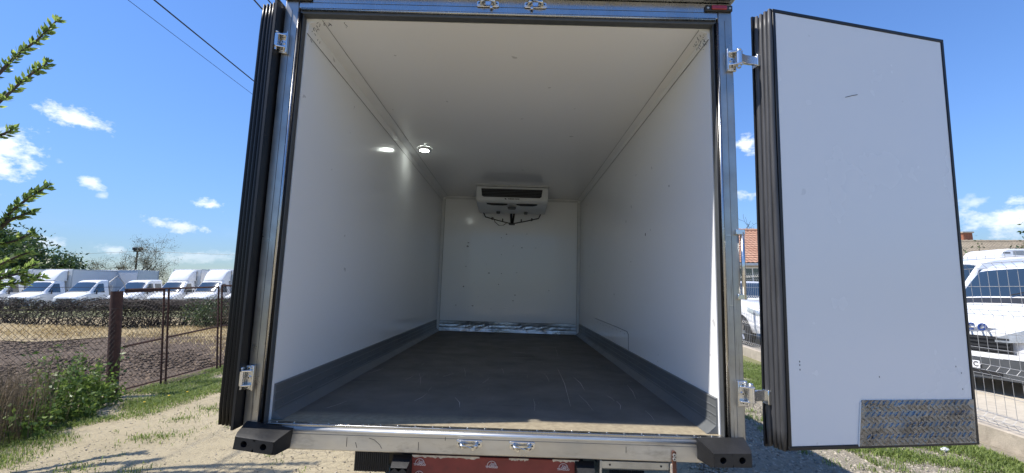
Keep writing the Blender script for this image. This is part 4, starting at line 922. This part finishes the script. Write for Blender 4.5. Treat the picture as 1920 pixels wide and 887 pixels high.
for y0 in np.arange(-1.0, 26, 2.5):
    a = Vector((fx(y0), y0, 0)); far = y0 > 13
    FM().box(a.x-.03, a.x+.03, a.y-.03, a.y+.03, .19, 2.0).build('fence_post', 'galv', fence, bevel=.004)
    pn = FM(); n = 24 if not far else 24
    for i in range(n+1):
        p = a + dirv*(.05 + i*.1)
        pn.tube([p - nrm_*(fold(z) + .012) + Vector((0,0,z)) for z in zs_v], .0026, 4, cap=False)
    for z in hz:
        q = -nrm_*(fold(z) + .016); pn.tube([a + dirv*.03 + q + Vector((0,0,z)), a + dirv*2.47 + q + Vector((0,0,z))], .0028, 4, cap=False)
    pn.build('wire_panel', 'wire', fence, fix=False)

# ------------------------------------------------------------------ houses on the right
def tiled_roof(root, x0, x1, ye, yr, ze, zr, mat, cw=.22, nc=16, back=True):
    n = int((x1-x0)/cw)*4
    def slope(sg):
        mb = MB(); vs = []; fs = []; rows = []
        yE = ye if sg < 0 else 2*yr - ye
        for c in range(nc):
            for e in (0, 1):
                t = (c + e*1.02)/nc; t = min(t, 1); lift = .035*(1-e) + .01
                rows.append([(x0 + (x1-x0)*i/n, yE + (yr-yE)*t, ze + (zr-ze)*t + lift + .028*abs(math.sin(math.pi*i/4)) ) for i in range(n+1)])
        m = n+1; vs = [p for r_ in rows for p in r_]; fs = [(i*m+j, i*m+j+1, (i+1)*m+j+1, (i+1)*m+j) for i in range(len(rows)-1) for j in range(n)]
        return mb.add(vs, fs).build('tile_slope', mat, root, kind='stuff')
    r0 = slope(-1); slope(1)
    MB().prism([(ye+.05, ze-.02), (yr, zr-.04), (2*yr-ye-.05, ze-.02)], 'x', x0+.1, x1-.1).build('gable', 'render', root)
    mb = MB()
    for i in range(int((x1-x0)/.4)): mb = MB(); mb.tube([(x0+i*.4, yr, zr+.03), (x0+i*.4+.43, yr, zr+.045)], [.10, .115], 8).build('ridge_tile', mat, root)
def house(name, x0, x1, y0, y1, ze, zr, mat, lab, wins):
    h = empty(name, ((x0+x1)/2, (y0+y1)/2, 0)); cx_, cy_ = (x0+x1)/2, (y0+y1)/2
    X0, X1, Y0, Y1 = x0-cx_, x1-cx_, y0-cy_, y1-cy_
    w = MB().box(X0, X1, Y0, Y1, -.1, ze).build('wall', 'render', h)
    tiled_roof(h, X0-.4, X1+.4, Y0-.55, 0, ze-.12, zr, mat)
    MB().box(X0-.4, X1+.4, Y0-.60, Y0-.50, ze-.22, ze-.10).build('gutter', 'galv', h)
    for (wx, wz, ww, wh) in wins:
        f = MB().box(wx-ww/2-.07, wx+ww/2+.07, Y0-.05, Y0-.002, wz-.07, wz+wh+.07).build('window', 'offwhite', h, bevel=.01)
        MB().box(wx-ww/2, wx-.03, Y0-.06, Y0-.052, wz, wz+wh).build('pane', 'glass', f); MB().box(wx+.03, wx+ww/2, Y0-.06, Y0-.052, wz, wz+wh).build('pane', 'glass', f)
        MB().box(wx-ww/2-.12, wx+ww/2+.12, Y0-.14, Y0-.055, wz-.13, wz-.08).build('sill', 'concrete', f)
    tag(h, lab, 'house'); return h
h1 = house('house', 10.6, 17.6, 21.5, 29.5, 2.95, 5.05, 'tile', 'low house with orange clay tile roof behind the pickup', [(-2.0, 1.5, 1.5, 1.1), (.5, 1.5, 1.5, 1.1), (2.6, 1.5, 1.1, 1.1)])
h2 = house('house', 23.5, 40, 27, 36, 3.2, 5.05, 'oldtile', 'long house with weathered grey brown tile roof behind the delivery van', [(-4, 1.1, 1.4, 1.3), (0, 1.1, 1.4, 1.3), (4, 1.1, 1.4, 1.3)])
ch = MB().box(-.35, .35, -.35, .35, -.6, 1.0).build('chimney', 'brick', h2, loc=(34.3-31.75, .6, 4.75)); MB().box(-.42, .42, -.42, .42, 1.002, 1.10).build('chimney_cap', 'concrete', ch)

# ------------------------------------------------------------------ vegetation
def leaf_cloud(P, size, rsx, flat=.6, narrow=.45):
    n = len(P); s = size*rsx.uniform(.6, 1.3, n)
    a = rsx.normal(size=(n, 3)); a /= np.linalg.norm(a, axis=1)[:, None]; u = rsx.normal(size=(n, 3)); u[:, 2] *= flat; u -= a*(u*a).sum(1)[:, None]; u /= np.linalg.norm(u, axis=1)[:, None]
    w = np.cross(a, u)
    V = np.stack([P - u*(s*.5)[:, None], P + w*(s*narrow*.5)[:, None] + a*(s*.06)[:, None], P + u*(s*.5)[:, None], P - w*(s*narrow*.5)[:, None] + a*(s*.06)[:, None]], 1).reshape(-1, 3)
    return V, np.arange(4*n).reshape(-1, 4)
def grow(rsx, start, dirv_, length, rad, depth, mb, tips, spread=.6, segs=4, up=.15, nb=(2, 4), minr=.011):
    p = Vector(start); d = Vector(dirv_).normalized(); pts = [p.copy()]; rr = [rad]
    for i in range(segs):
        d = (d + Vector(rsx.normal(size=3))*.16 + Vector((0,0,up*.3))).normalized(); p = p + d*length/segs; pts.append(p.copy()); rr.append(max(minr, rad*(1 - .55*(i+1)/segs)))
        if depth <= 1: tips.append(p.copy())
    mb.tube(pts, rr, 5 if rad > .03 else 3, cap=False)
    if depth > 0:
        for q in range(rsx.randint(nb[0], nb[1]+1)):
            i = rsx.randint(1, segs+1); dd = (d + Vector(rsx.normal(size=3))*spread + Vector((0,0,up))).normalized()
            grow(rsx, pts[i], dd, length*rsx.uniform(.5, .78), max(minr, rr[i]*.62), depth-1, mb, tips, spread, max(3, segs-1), up, nb, minr)
def tree(name, loc, h, rad, lab, mat='leafdark', leaves=14, size=.16, depth=3, seed=1, cat='tree', spread=.7, trunk_h=.3, clump=.4, group=None, bark='bark', squash=1.):
    rsx = np.random.RandomState(seed); t = empty(name, loc); mb = MB(); tips = []
    mb.tube([(0,0,-.1), (.02*h, 0, h*trunk_h*.5), (0, .02*h, h*trunk_h)], [rad*1.25, rad, rad*.85], 9, cap=False)
    for q in range(6):
        a = q*1.05 + rsx.rand(); grow(rsx, (0, .02*h, h*trunk_h*rsx.uniform(.75, 1)), (math.cos(a)*.8, math.sin(a)*.8, .8*squash), h*.38, rad*.6, depth, mb, tips, spread, 4, .12)
    mb.build('trunk', bark, t, smooth=True, fix=False)
    if leaves:
        T = np.array([tuple(p) for p in tips]); P = np.repeat(T, leaves, 0) + rsx.normal(size=(len(T)*leaves, 3))*clump; V, F = leaf_cloud(P, size, rsx); fast_mesh('crown', V, F, mat, t, kind='stuff')
    return tag(t, lab, cat, group)
tree('broadleaf_tree', (-51.8, 44, 0), 8.2, .24, 'dense dark green tree behind the parked trucks', size=.40, leaves=16, depth=3, seed=3, clump=.55, trunk_h=.22, spread=.9)
tree('broadleaf_tree', (-56.5, 45, 0), 9.0, .28, 'tallest dense green tree behind the half hidden box truck', size=.42, leaves=16, depth=3, seed=13, clump=.6, trunk_h=.22, spread=.9)
tree('broadleaf_tree', (-48.0, 43.5, 0), 7.4, .20, 'low green tree at the right end of the green clump', size=.38, leaves=14, depth=3, seed=23, clump=.5, trunk_h=.2, spread=.9)
tree('sparse_tree', (-52.5, 55, 0), 5.6, .12, 'thin sparse tree just coming into leaf beside the green clump', size=.13, leaves=5, depth=3, seed=5, mat='sparse', bark='bark')
tree('sparse_tree', (-47, 55, 0), 5.2, .10, 'small thin pale tree between the green clump and the utility pole', size=.13, leaves=4, depth=3, seed=6, mat='sparse', bark='bark')
tree('sparse_tree', (-46.8, 53, 0), 7.6, .2, 'broad round brownish tree behind the utility pole', size=.12, leaves=4, depth=4, seed=8, mat='sparse', bark='bark', spread=.9, clump=.3)
tree('bare_tree', (16.2, 32, 0), 7.2, .16, 'bare tree standing behind the orange tiled house', leaves=0, depth=4, seed=12, bark='twig')
tree('sparse_tree', (41.0, 38.5, 0), 5.6, .12, 'small leafy tree behind the chimney of the weathered house', size=.3, leaves=5, depth=3, seed=15)
tree('young_tree', (20.75, 17.2, 0), 3.3, .04, 'slender young tree rising behind the delivery van', size=.13, leaves=6, depth=2, seed=16, mat='leafdark', clump=.12, trunk_h=.55, spread=.4, squash=2.2)
# utility poles and cables
def pole(x, y, h, lab, arm=True, rz=0.):
    p = empty('utility_pole', (x, y, 0), (0, 0, rz)); MB().tube([(0,0,-.3), (0,0,h)], [.15, .11], 10).build('post', 'wood', p, smooth=40)
    if arm:
        a = MB().box(-.9, .9, -.05, .05, h-.5, h-.38).build('crossarm', 'wood', p)
        for xx in (-.8, .8): MB().tube([(xx, 0, h-.38), (xx, 0, h-.2)], [.045, .03], 8).build('insulator', 'greyplastic', a)
    return tag(p, lab, 'pole')
pp = pole(-53.0, 60.0, 7.1, 'dark utility pole with a small cluster of fittings at its top', False)
MB().box(-.45, .45, -.2, .2, 6.75, 7.0).build('fitting', 'plastic', pp, bevel=.05)
for xx in (-.4, .4): MB().box(xx-.18, xx+.18, -.28, .28, 7.0, 7.4).build('lamp_head', 'plastic', pp, bevel=.08)
pole(-6.4, 46, 8.6, 'wooden utility pole carrying the overhead cables along the track'); pole(-6.6, -14, 8.6, 'wooden utility pole behind the camera carrying the overhead cables')
CG = 'overhead cables running along the dirt track'
def cable(x, z, r, lab, dx=0.):
    mb = MB(); pts = [(x + dx*t, -14 + 60*t, z - .35*math.sin(math.pi*t)*1) for t in [i/24 for i in range(25)]]
    tag(mb.tube(pts, r, 5).build('overhead_cable', 'cabletxt', None), lab, 'cable', CG)
cable(-7.1, 7.6, .016, 'thick black overhead cable crossing the sky above the fence'); cable(-7.75, 7.7, .006, 'thinnest overhead cable crossing the sky above the fence')
cable(-5.25, 7.75, .016, 'steep black overhead cable meeting the top of the folded door', 0); cable(-5.05, 7.85, .014, 'second steep overhead cable right beside the folded door top', 0)
mb = MB(); mb.tube([(-95, 62, 6.6), (-74, 61, 5.9), (-53, 60, 6.85), (-30, 60, 5.95), (-8, 60, 6.6)], .018, 4); tag(mb.build('overhead_cable', 'cabletxt'), 'far cable sagging from the utility pole behind the trucks', 'cable')

# hedge: a long laid hedge of bare stems with brush on top
hrs = np.random.RandomState(21)
hedge = empty('laid_hedge', (-17, 18, 0)); tag(hedge, 'long dark hedge of bare stems and cut brush behind the field', 'hedge')
HP = [(-34, 23.6), (-25, 20.6), (-16.2, 17.6), (-12.2, 19.0), (-8, 20.5), (-3, 22)]
def hpt(t):
    t *= len(HP)-1; i = min(int(t), len(HP)-2); f = t - i; return HP[i][0]*(1-f) + HP[i+1][0]*f + 17, HP[i][1]*(1-f) + HP[i+1][1]*f - 18
mb = MB()
for i in range(620):
    x, y = hpt(hrs.rand()); x += hrs.normal()*.12; y += hrs.normal()*.22; p = Vector((x, y, -.05)); d = Vector((hrs.normal()*.4, hrs.normal()*.3, 1)); pts = [p]; L0 = hrs.uniform(.6, 1.08)
    for k_ in range(4): d = (d + Vector(hrs.normal(size=3))*.3).normalized(); p = p + d*L0/4; pts.append(p)
    mb.tube(pts, [.028, .024, .018, .013, .008], 4, cap=False)
mb.build('stem', 'twig', hedge, kind='stuff', fix=False)
mb = MB()
for i in range(9500):
    t = hrs.rand(); x, y = hpt(t); z = 1.32*(hrs.rand()**.55) if hrs.rand() < .75 else hrs.uniform(.9, 1.3); x += hrs.normal()*.2; y += hrs.normal()*.35
    p = Vector((x, y, z)); d = Vector((hrs.normal(), hrs.normal()*.6, hrs.normal()*.5 + .1)).normalized(); L0 = hrs.uniform(.18, .6); m_ = p + d*L0*.5 + Vector(hrs.normal(size=3))*.04; e = p + d*L0
    hl = .98 + .26*lump(np.array(x), np.array(y), 1.1, .7)
    if e.z > hl + .12*hrs.rand() or p.z > hl or m_.z < 0: continue
    mb.tube([p, m_, e], [.010, .008, .004], 3, cap=False)
mb.build('brush', 'twig', hedge, kind='stuff', fix=False)
mb = MB()
for i in range(900):
    t = hrs.uniform(.38, 1); x, y = hpt(t); x += hrs.normal()*.3; y += hrs.normal()*.35; p = Vector((x, y, hrs.uniform(.85, 1.10))); d = Vector((1, hrs.normal()*.3, hrs.normal()*.12)).normalized(); L0 = hrs.uniform(.5, 1.6)
    mb.tube([p - d*L0/2, p + Vector((0,0,.04)), p + d*L0/2], [.007, .009, .004], 3, cap=False)
mb.build('cut_brush', 'twigpale', hedge, kind='stuff', fix=False)
P = []
for i in range(16000):
    t = hrs.rand(); x, y = hpt(t); P.append((x + hrs.normal()*.25, y + hrs.normal()*.3, hrs.uniform(.1, 1.08)))
P = np.array(P); P = P[lump(P[:, 0], P[:, 1], 1.4, .5) > .42]; V, F = leaf_cloud(P, .08, hrs); fast_mesh('leaf_tufts', V, F, 'hedgeleaf', hedge, kind='stuff')
def bush(loc, r, h, n, mat, lab, seed, size=.06, name='shrub'):
    rsx = np.random.RandomState(seed); b = empty(name, loc); mb = MB()
    for i in range(26):
        a = rsx.rand()*6.28; q = rsx.rand()*r*.9; e = Vector((math.cos(a)*q, math.sin(a)*q, h*rsx.uniform(.5, 1))); mb.tube([(0,0,-.05), e*.5 + Vector((0,0,.1)), e], [.015, .010, .004], 3, cap=False)
    mb.build('stem', 'twig', b, kind='stuff', fix=False)
    P = rsx.normal(size=(n, 3)); P /= np.linalg.norm(P, axis=1)[:, None]; P *= (rsx.rand(n)**.4)[:, None]; P = P*np.array([r, r, h*.5]) + np.array([0, 0, h*.52])
    P *= (1 + .25*np.sin(P[:, :1]*9 + seed))
    V, F = leaf_cloud(P, size, rsx); V[:, 2] = np.maximum(V[:, 2], .01); fast_mesh('foliage', V, F, mat, b, kind='stuff'); return tag(b, lab, 'shrub')
bush((-12.4, 17.6, 0), .8, 1.1, 2600, 'leafdark', 'round green shrub at the foot of the hedge behind the gate frame', 31, .08)
bush((-11.2, 17.9, 0), .9, .95, 1800, 'drygrass', 'straw coloured shrub at the foot of the hedge beside the folded door', 32, .10)
bush((-10.6, 18.6, 0), .7, 1.15, 1800, 'leafdark', 'taller green shrub at the hedge beside the folded door', 33, .08)

# ------------------------------------------------------------------ chain-link fence with rusty frames (left)
def lx(y): return -5.93 + .0*(y-6.5)
cf = empty('chain_link_fence', (-5.93, 6.5, 0), (0, -.06, 0)); tag(cf, 'rusty angle iron framed chain link fence with a thick brown post beside the track', 'fence')
CO = Vector((5.93, -6.5, 0))
def CM(): return MB(CO)
CM().tube([(-5.93, 6.54, -.2), (-5.93, 6.54, 1.56)], .075, 14).build('corner_post', 'rustdark', cf, smooth=40)
CM().tube([(-5.98, 6.5, 1.55), (-6.0, 6.48, 1.70), (-5.94, 6.55, 1.80), (-5.90, 6.62, 1.68), (-5.88, 6.66, 1.5)], .007, 5).build('wire_loop', 'wire', cf)
def lbar(a, b, w=.02, nm='frame_bar'): return CM().tube([a, b], w, 4).build(nm, 'rustdark', cf)
XG = -5.86
for (y, z1) in ((7.34, 1.60), (7.44, 1.61), (8.70, 1.63), (8.80, 1.66), (11.0, 1.66), (11.1, 1.66), (13.3, 1.66), (3.9, 1.6), (1.3, 1.6)): lbar((XG, y, -.1), (XG, y, z1), .020)
lbar((XG, 6.6, 1.55), (XG, 7.34, 1.58)); lbar((XG, 6.6, 1.58), (XG, 8.70, 1.63), .016); lbar((XG, 8.80, 1.66), (XG, 11.0, 1.66)); lbar((XG, 11.1, 1.66), (XG, 13.3, 1.66))
lbar((XG, 6.62, .72), (XG, 7.34, .76), .016); lbar((XG, 7.44, .77), (XG, 8.70, .84), .016); lbar((XG, 8.8, .84), (XG, 11.0, .84), .016); lbar((XG, 6.62, .08), (XG, 8.7, .10), .012); lbar((XG, 8.8, .08), (XG, 13.3, .10), .012)
for z in (1.62, 1.30): CM().tube([(XG, .5, z), (XG, 3.5, z-.02), (XG, 6.52, z)], .003, 4).build('strand_wire', 'chain', cf)
mb = CM(); sp = .075; rw = .0021
for (y0, y1, z0, z1) in ((1.3, 6.46, .05, 1.30), (6.62, 8.70, .10, 1.57), (8.80, 13.3, .10, 1.64)):
    hh = z1 - z0; n = int((y1 - y0 + hh)/sp)
    for i in range(n+1):
        for s in (1, -1):
            a = y0 - hh + i*sp if s > 0 else y0 + i*sp
            # line y = a + s*(z - z0)
            t0, t1 = 0., hh
            if s > 0: t0 = max(t0, y0 - a); t1 = min(t1, y1 - a)
            else: t0 = max(t0, a - y1); t1 = min(t1, a - y0)
            if t1 - t0 < .03: continue
            k_ = max(1, int((t1-t0)/.35)); mb.tube([(XG + .006*s, a + s*(t0 + (t1-t0)*q/k_), z0 + t0 + (t1-t0)*q/k_) for q in range(k_+1)], rw, 3, cap=False)
mb.build('wire_mesh', 'chain', cf, fix=False)

# weeds, grass, clods, stones
g = rs
def tufts(n, x0, x1, y0, y1, per, sig, dens=None):
    C = scatter(n, x0, x1, y0, y1, 0., dens); P = np.repeat(C, per, 0); P[:, :2] += rs.normal(size=(len(P), 2))*sig*rs.uniform(.4, 1.6, (len(P), 1)); return P
pts = np.concatenate([scatter(150000, -6.0, -4.5, 3.2, 11, .0, lambda X, Y: np.clip((.6*lump(X, Y, 2.1) + .4*lump(X, Y, 6.3, 1.) - .33)*2.0*np.clip((-4.45 - X)*1.5, 0, 1), 0, 1)), tufts(34, -5.2, -3.3, 3.4, 12, 150, .10), tufts(60, -4.6, -1.6, 3.4, 12, 10, .03)])
blades('short_grass', pts, .012, .060, .007, 'grass', 'short green grass along the left edge of the track', 'grass', 1.1, 2)
pts = np.concatenate([scatter(170000, 3.3, 4.75, 3.2, 8.5, .0, lambda X, Y: np.clip((.6*lump(X, Y, 2.4, 2.) + .4*lump(X, Y, 7.1, .4) - .26 + (X - 3.8)*.45)*1.7*np.clip((4.72 + (Y-4.2)*.1 - X)*6, 0, 1), 0, 1)), scatter(70000, 3.3, 5.2, 8.5, 16, .0, lambda X, Y: np.clip((lump(X, Y, 2.4, 2.) - .1)*1.9, 0, 1)), tufts(60, 2.7, 4.2, 3.4, 9, 60, .06)])
blades('verge_grass', pts, .015, .065, .007, 'grass', 'bright green grass strip on the gravel in front of the mesh fence', 'grass', 1.1, 3)
pts = scatter(9000, -7.2, -5.15, 3.3, 5.5, 0., lambda X, Y: np.clip(1.1 - np.abs(X + 6.0)*.8 - np.clip(Y - 4.9, 0, 1)*1.4, 0, 1))
blades('dry_tall_grass', pts, .30, .95, .0045, 'drygrass', 'tall brown dry grass against the chain link fence', 'grass', .5, 4)
def strawd(X, Y):
    bnd = np.where(X > -11, 13 - (X + 11)*.72, 13 - (X + 11)*.12) + .5*np.sin(X*1.3)
    return np.clip((Y - bnd)*.8, 0, 1)*np.clip((lump(X, Y, 1.1, 3) + .15), 0, 1)
pts = scatter(70000, -34, -5.9, 8.5, 18.5, .03, strawd)
blades('straw_litter', pts, .03, .12, .020, 'straw', 'dry straw litter between the ploughed soil and the hedge', 'straw', 2.2, 5)
for i in range(4):
    x, y = -5.2 + .5*rs.rand(), 5.4 + 2.6*rs.rand(); d_ = empty('dandelion', (x, y, 0)); MB().tube([(0,0,-.01), (0,.004,.055)], .003, 4).build('stem', 'weed', d_)
    MB().ball((0, .004, .06), .015, 9, 5, (1,1,.5)).build('flower_head', 'yellow', d_); tag(d_, 'small yellow dandelion flower in the grass by the chain link fence', 'flower', 'dandelions in the grass by the fence')
def weed(x, y, h, n, lab, seed):
    rsx = np.random.RandomState(seed); w = empty('weed', (x, y, 0)); mb = MB(); P = []
    for i in range(n):
        a = rsx.rand()*6.28; l = rsx.uniform(.1, .4)*h; p0 = Vector((rsx.normal()*.07, rsx.normal()*.07, -.02)); e = p0 + Vector((math.cos(a)*l, math.sin(a)*l, h*rsx.uniform(.55, 1))); m_ = (p0+e)/2 + Vector((0,0,.1*h)); mb.tube([p0, m_, e], [.006, .005, .002], 3, cap=False)
        for q in range(16):
            t = rsx.uniform(.12, 1); pt = p0.lerp(m_, min(1, t*2)) if t < .5 else m_.lerp(e, t*2-1); P.append(tuple(pt + Vector(rsx.normal(size=3))*.035))
    mb.build('stem', 'weed', w, kind='stuff', fix=False); V, F = leaf_cloud(np.array(P), .065, rsx, .5, .5); V[:, 2] = np.maximum(V[:, 2], .005); fast_mesh('leaves', V, F, 'weed', w, kind='stuff')
    return tag(w, lab, 'weed', 'leafy weeds at the foot of the chain link fence')
WL = 'leafy green weed at the foot of the chain link fence'
for i, (x, y, h, n) in enumerate(((-5.75, 6.05, .85, 16), (-5.65, 5.75, .70, 16), (-5.55, 5.5, .62, 15), (-5.95, 6.3, .55, 10), (-5.45, 5.25, .5, 14), (-5.72, 6.28, .4, 10), (-5.4, 5.05, .42, 12), (-6.05, 5.9, .95, 12), (-5.55, 6.05, .35, 10), (-5.3, 5.55, .3, 10), (-5.2, 4.8, .35, 10), (-5.7, 5.2, .6, 12))):
    weed(x, y, h, n, {0: 'tall leafy weed close beside the thick brown fence post', 3: 'leafy weed touching the foot of the thick brown fence post', 7: 'tallest weed, standing behind the chain link wire', 10: 'low weed on the edge of the sandy track, away from the post'}.get(i, WL), 60+i)
def pebbles(name, n, mat, lab, cat, x0, x1, y0, y1, s0, s1, seed, z=0., dens=None, pw=2.5):
    rsx = np.random.RandomState(seed); P = np.stack([rsx.uniform(x0, x1, n), y0 + (y1-y0)*rsx.rand(n)**1.6, np.full(n, z)], -1)
    if dens is not None: P = P[rsx.rand(n) < dens(P[:, 0], P[:, 1])]
    n = len(P); base = np.array([(1,0,0),(-1,0,0),(0,1,0),(0,-1,0),(0,0,1),(0,0,-1)], float); tri = np.array([(0,2,4),(2,1,4),(1,3,4),(3,0,4),(2,0,5),(1,2,5),(3,1,5),(0,3,5)])
    s = s0 + (s1-s0)*rsx.rand(n)**pw; V = base[None]*rsx.uniform(.55, 1.25, (n, 6, 3))*s[:, None, None]; V += rsx.normal(size=(n, 6, 3))*(s*.15)[:, None, None]
    a = rsx.rand(n)*6.28; c, q = np.cos(a)[:, None], np.sin(a)[:, None]; X = V[:, :, 0]*c - V[:, :, 1]*q; Y = V[:, :, 0]*q + V[:, :, 1]*c; V = np.stack([X, Y, V[:, :, 2]*.7], -1) + P[:, None, :]
    F = (tri[None] + (np.arange(n)*6)[:, None, None]).reshape(-1, 3); return tag(fast_mesh(name, V.reshape(-1, 3), F, mat), lab, cat, None, 'stuff')
pebbles('soil_clods', 26000, 'clod', 'loose brown clods covering the ploughed field', 'soil', -20, -5.75, 4.0, 14.0, .012, .065, 41, .0, None, 1.9)
pebbles('gravel', 30000, 'stone', 'loose pale gravel beside the truck', 'gravel', 1.6, 4.4, 3.4, 11, .006, .026, 42, .002, lambda X, Y: np.clip(1.25 - np.abs(X - 2.9)*.6, 0, 1))
pebbles('track_grit', 9000, 'stone', 'small stones and grit scattered on the sandy track', 'grit', -4.8, 1.6, 3.4, 12, .003, .012, 43, .0)

# young leafy tree standing left of the frame, its twigs reaching in
lt = empty('leafy_tree', (-5.5, 3.55, 0)); tag(lt, 'young tree whose leafy twigs reach in against the sky', 'tree')
LO = Vector((5.5, -3.55, 0)); lrs = np.random.RandomState(77)
mb = MB(LO)
trunk = [(-5.5, 3.55, -.1), (-5.47, 3.58, .7), (-5.42, 3.6, 1.4), (-5.36, 3.62, 2.2), (-5.3, 3.66, 3.0), (-5.25, 3.7, 3.8), (-5.2, 3.7, 4.6)]
mb.tube(trunk, [.07, .06, .05, .042, .032, .022, .008], 8)
BR = [[(-5.30, 3.66, 2.9), (-4.98, 3.72, 3.30), (-4.77, 3.75, 3.60), (-4.65, 3.75, 3.76), (-4.47, 3.75, 3.92), (-4.31, 3.75, 4.12)],
      [(-5.33, 3.64, 2.5), (-4.85, 3.60, 2.95), (-4.54, 3.6, 3.25), (-4.34, 3.6, 3.47), (-4.17, 3.6, 3.61)],
      [(-5.36, 3.62, 2.2), (-4.7, 3.45, 2.62), (-4.40, 3.4, 2.80), (-4.25, 3.4, 2.86), (-4.15, 3.4, 2.91)],
      [(-5.40, 3.60, 1.6), (-4.8, 3.68, 1.90), (-4.5, 3.7, 2.13), (-4.42, 3.7, 2.28), (-4.28, 3.7, 2.40), (-4.13, 3.7, 2.50)],
      [(-4.5, 3.7, 2.13), (-4.42, 3.7, 2.20), (-4.35, 3.72, 2.24), (-4.26, 3.72, 2.28)],
      [(-5.42, 3.60, 1.5), (-4.8, 3.68, 1.85), (-4.48, 3.7, 1.99), (-4.36, 3.7, 2.01), (-4.22, 3.7, 2.08)],
      [(-5.44, 3.58, 1.2), (-5.1, 3.9, 1.55), (-4.95, 4.1, 1.72), (-4.83, 4.2, 1.78), (-4.70, 4.2, 1.84)],
      [(-5.44, 3.58, 1.1), (-5.1, 3.9, 1.48), (-4.95, 4.1, 1.62), (-4.80, 4.2, 1.66), (-4.68, 4.25, 1.72)],
      [(-5.44, 3.58, 1.15), (-5.0, 3.8, 1.60), (-4.80, 3.95, 1.80), (-4.66, 4.0, 1.90), (-4.55, 4.0, 1.94)],
      [(-5.44, 3.58, 1.15), (-5.05, 3.8, 1.50), (-4.85, 3.95, 1.66), (-4.62, 4.0, 1.74), (-4.5, 4.0, 1.70)],
      [(-5.3, 3.66, 3.0), (-5.6, 3.8, 3.5), (-5.75, 3.85, 4.0)], [(-5.35, 3.62, 2.3), (-5.7, 3.4, 2.7), (-6.0, 3.3, 3.1)], [(-5.25, 3.7, 3.8), (-5.0, 3.6, 4.3), (-4.85, 3.5, 4.8)],
      [(-5.28, 3.68, 3.2), (-5.0, 3.3, 3.6), (-4.8, 3.05, 4.0), (-4.55, 2.9, 4.35)], [(-5.36, 3.62, 2.0), (-5.0, 3.2, 2.2), (-4.6, 2.85, 2.6), (-4.2, 2.7, 2.9)]]
LV = []; LU = []
for b in BR:
    n = len(b); mb.tube(b, [.018*(1 - .8*i/(n-1)) + .003 for i in range(n)], 5)
    for i in range(n-1):
        a0, a1 = Vector(b[i]), Vector(b[i+1]); L0 = (a1-a0).length; far_ = i >= n*.25
        for q in range(int(L0/(.015 if far_ else .05))+1):
            c = a0.lerp(a1, lrs.rand()); d = (a1-a0).normalized(); k_ = lrs.randint(3, 6)
            for m_ in range(k_):
                s = Vector(lrs.normal(size=3)); s = (s - d*s.dot(d)).normalized(); u = (s*.8 + d*.75 + Vector((0,0,.12))).normalized(); l = lrs.uniform(.045, .090)
                LV.append((c, u, l))
    c = Vector(b[-1]); d = (c - Vector(b[-2])).normalized()
    for m_ in range(10): s = Vector(lrs.normal(size=3)); LV.append((c, (d + s*.5).normalized(), lrs.uniform(.035, .06)))
mb.build('trunk', 'bark', lt, smooth=True)
V = []
for (c, u, l) in LV:
    w = u.cross(Vector(lrs.normal(size=3))).normalized(); nn_ = u.cross(w); c = c + LO
    V += [c + u*.004, c + u*l*.6 + w*l*.17 + nn_*l*.04, c + u*l, c + u*l*.6 - w*l*.17 + nn_*l*.04]
V = np.array([tuple(p) for p in V]); fast_mesh('crown', V, np.arange(len(V)).reshape(-1, 4), 'leaf', lt, kind='stuff')

ws = empty('white_stone', (4.27, 4.42, 0)); tag(ws, 'small pale rounded stone lying in the grass under the open right door', 'stone')
MB().ball((0, 0, .022), .035, 12, 8, (1.2, .8, .6)).build('stone_body', 'boxshade_stone', ws, smooth=True)
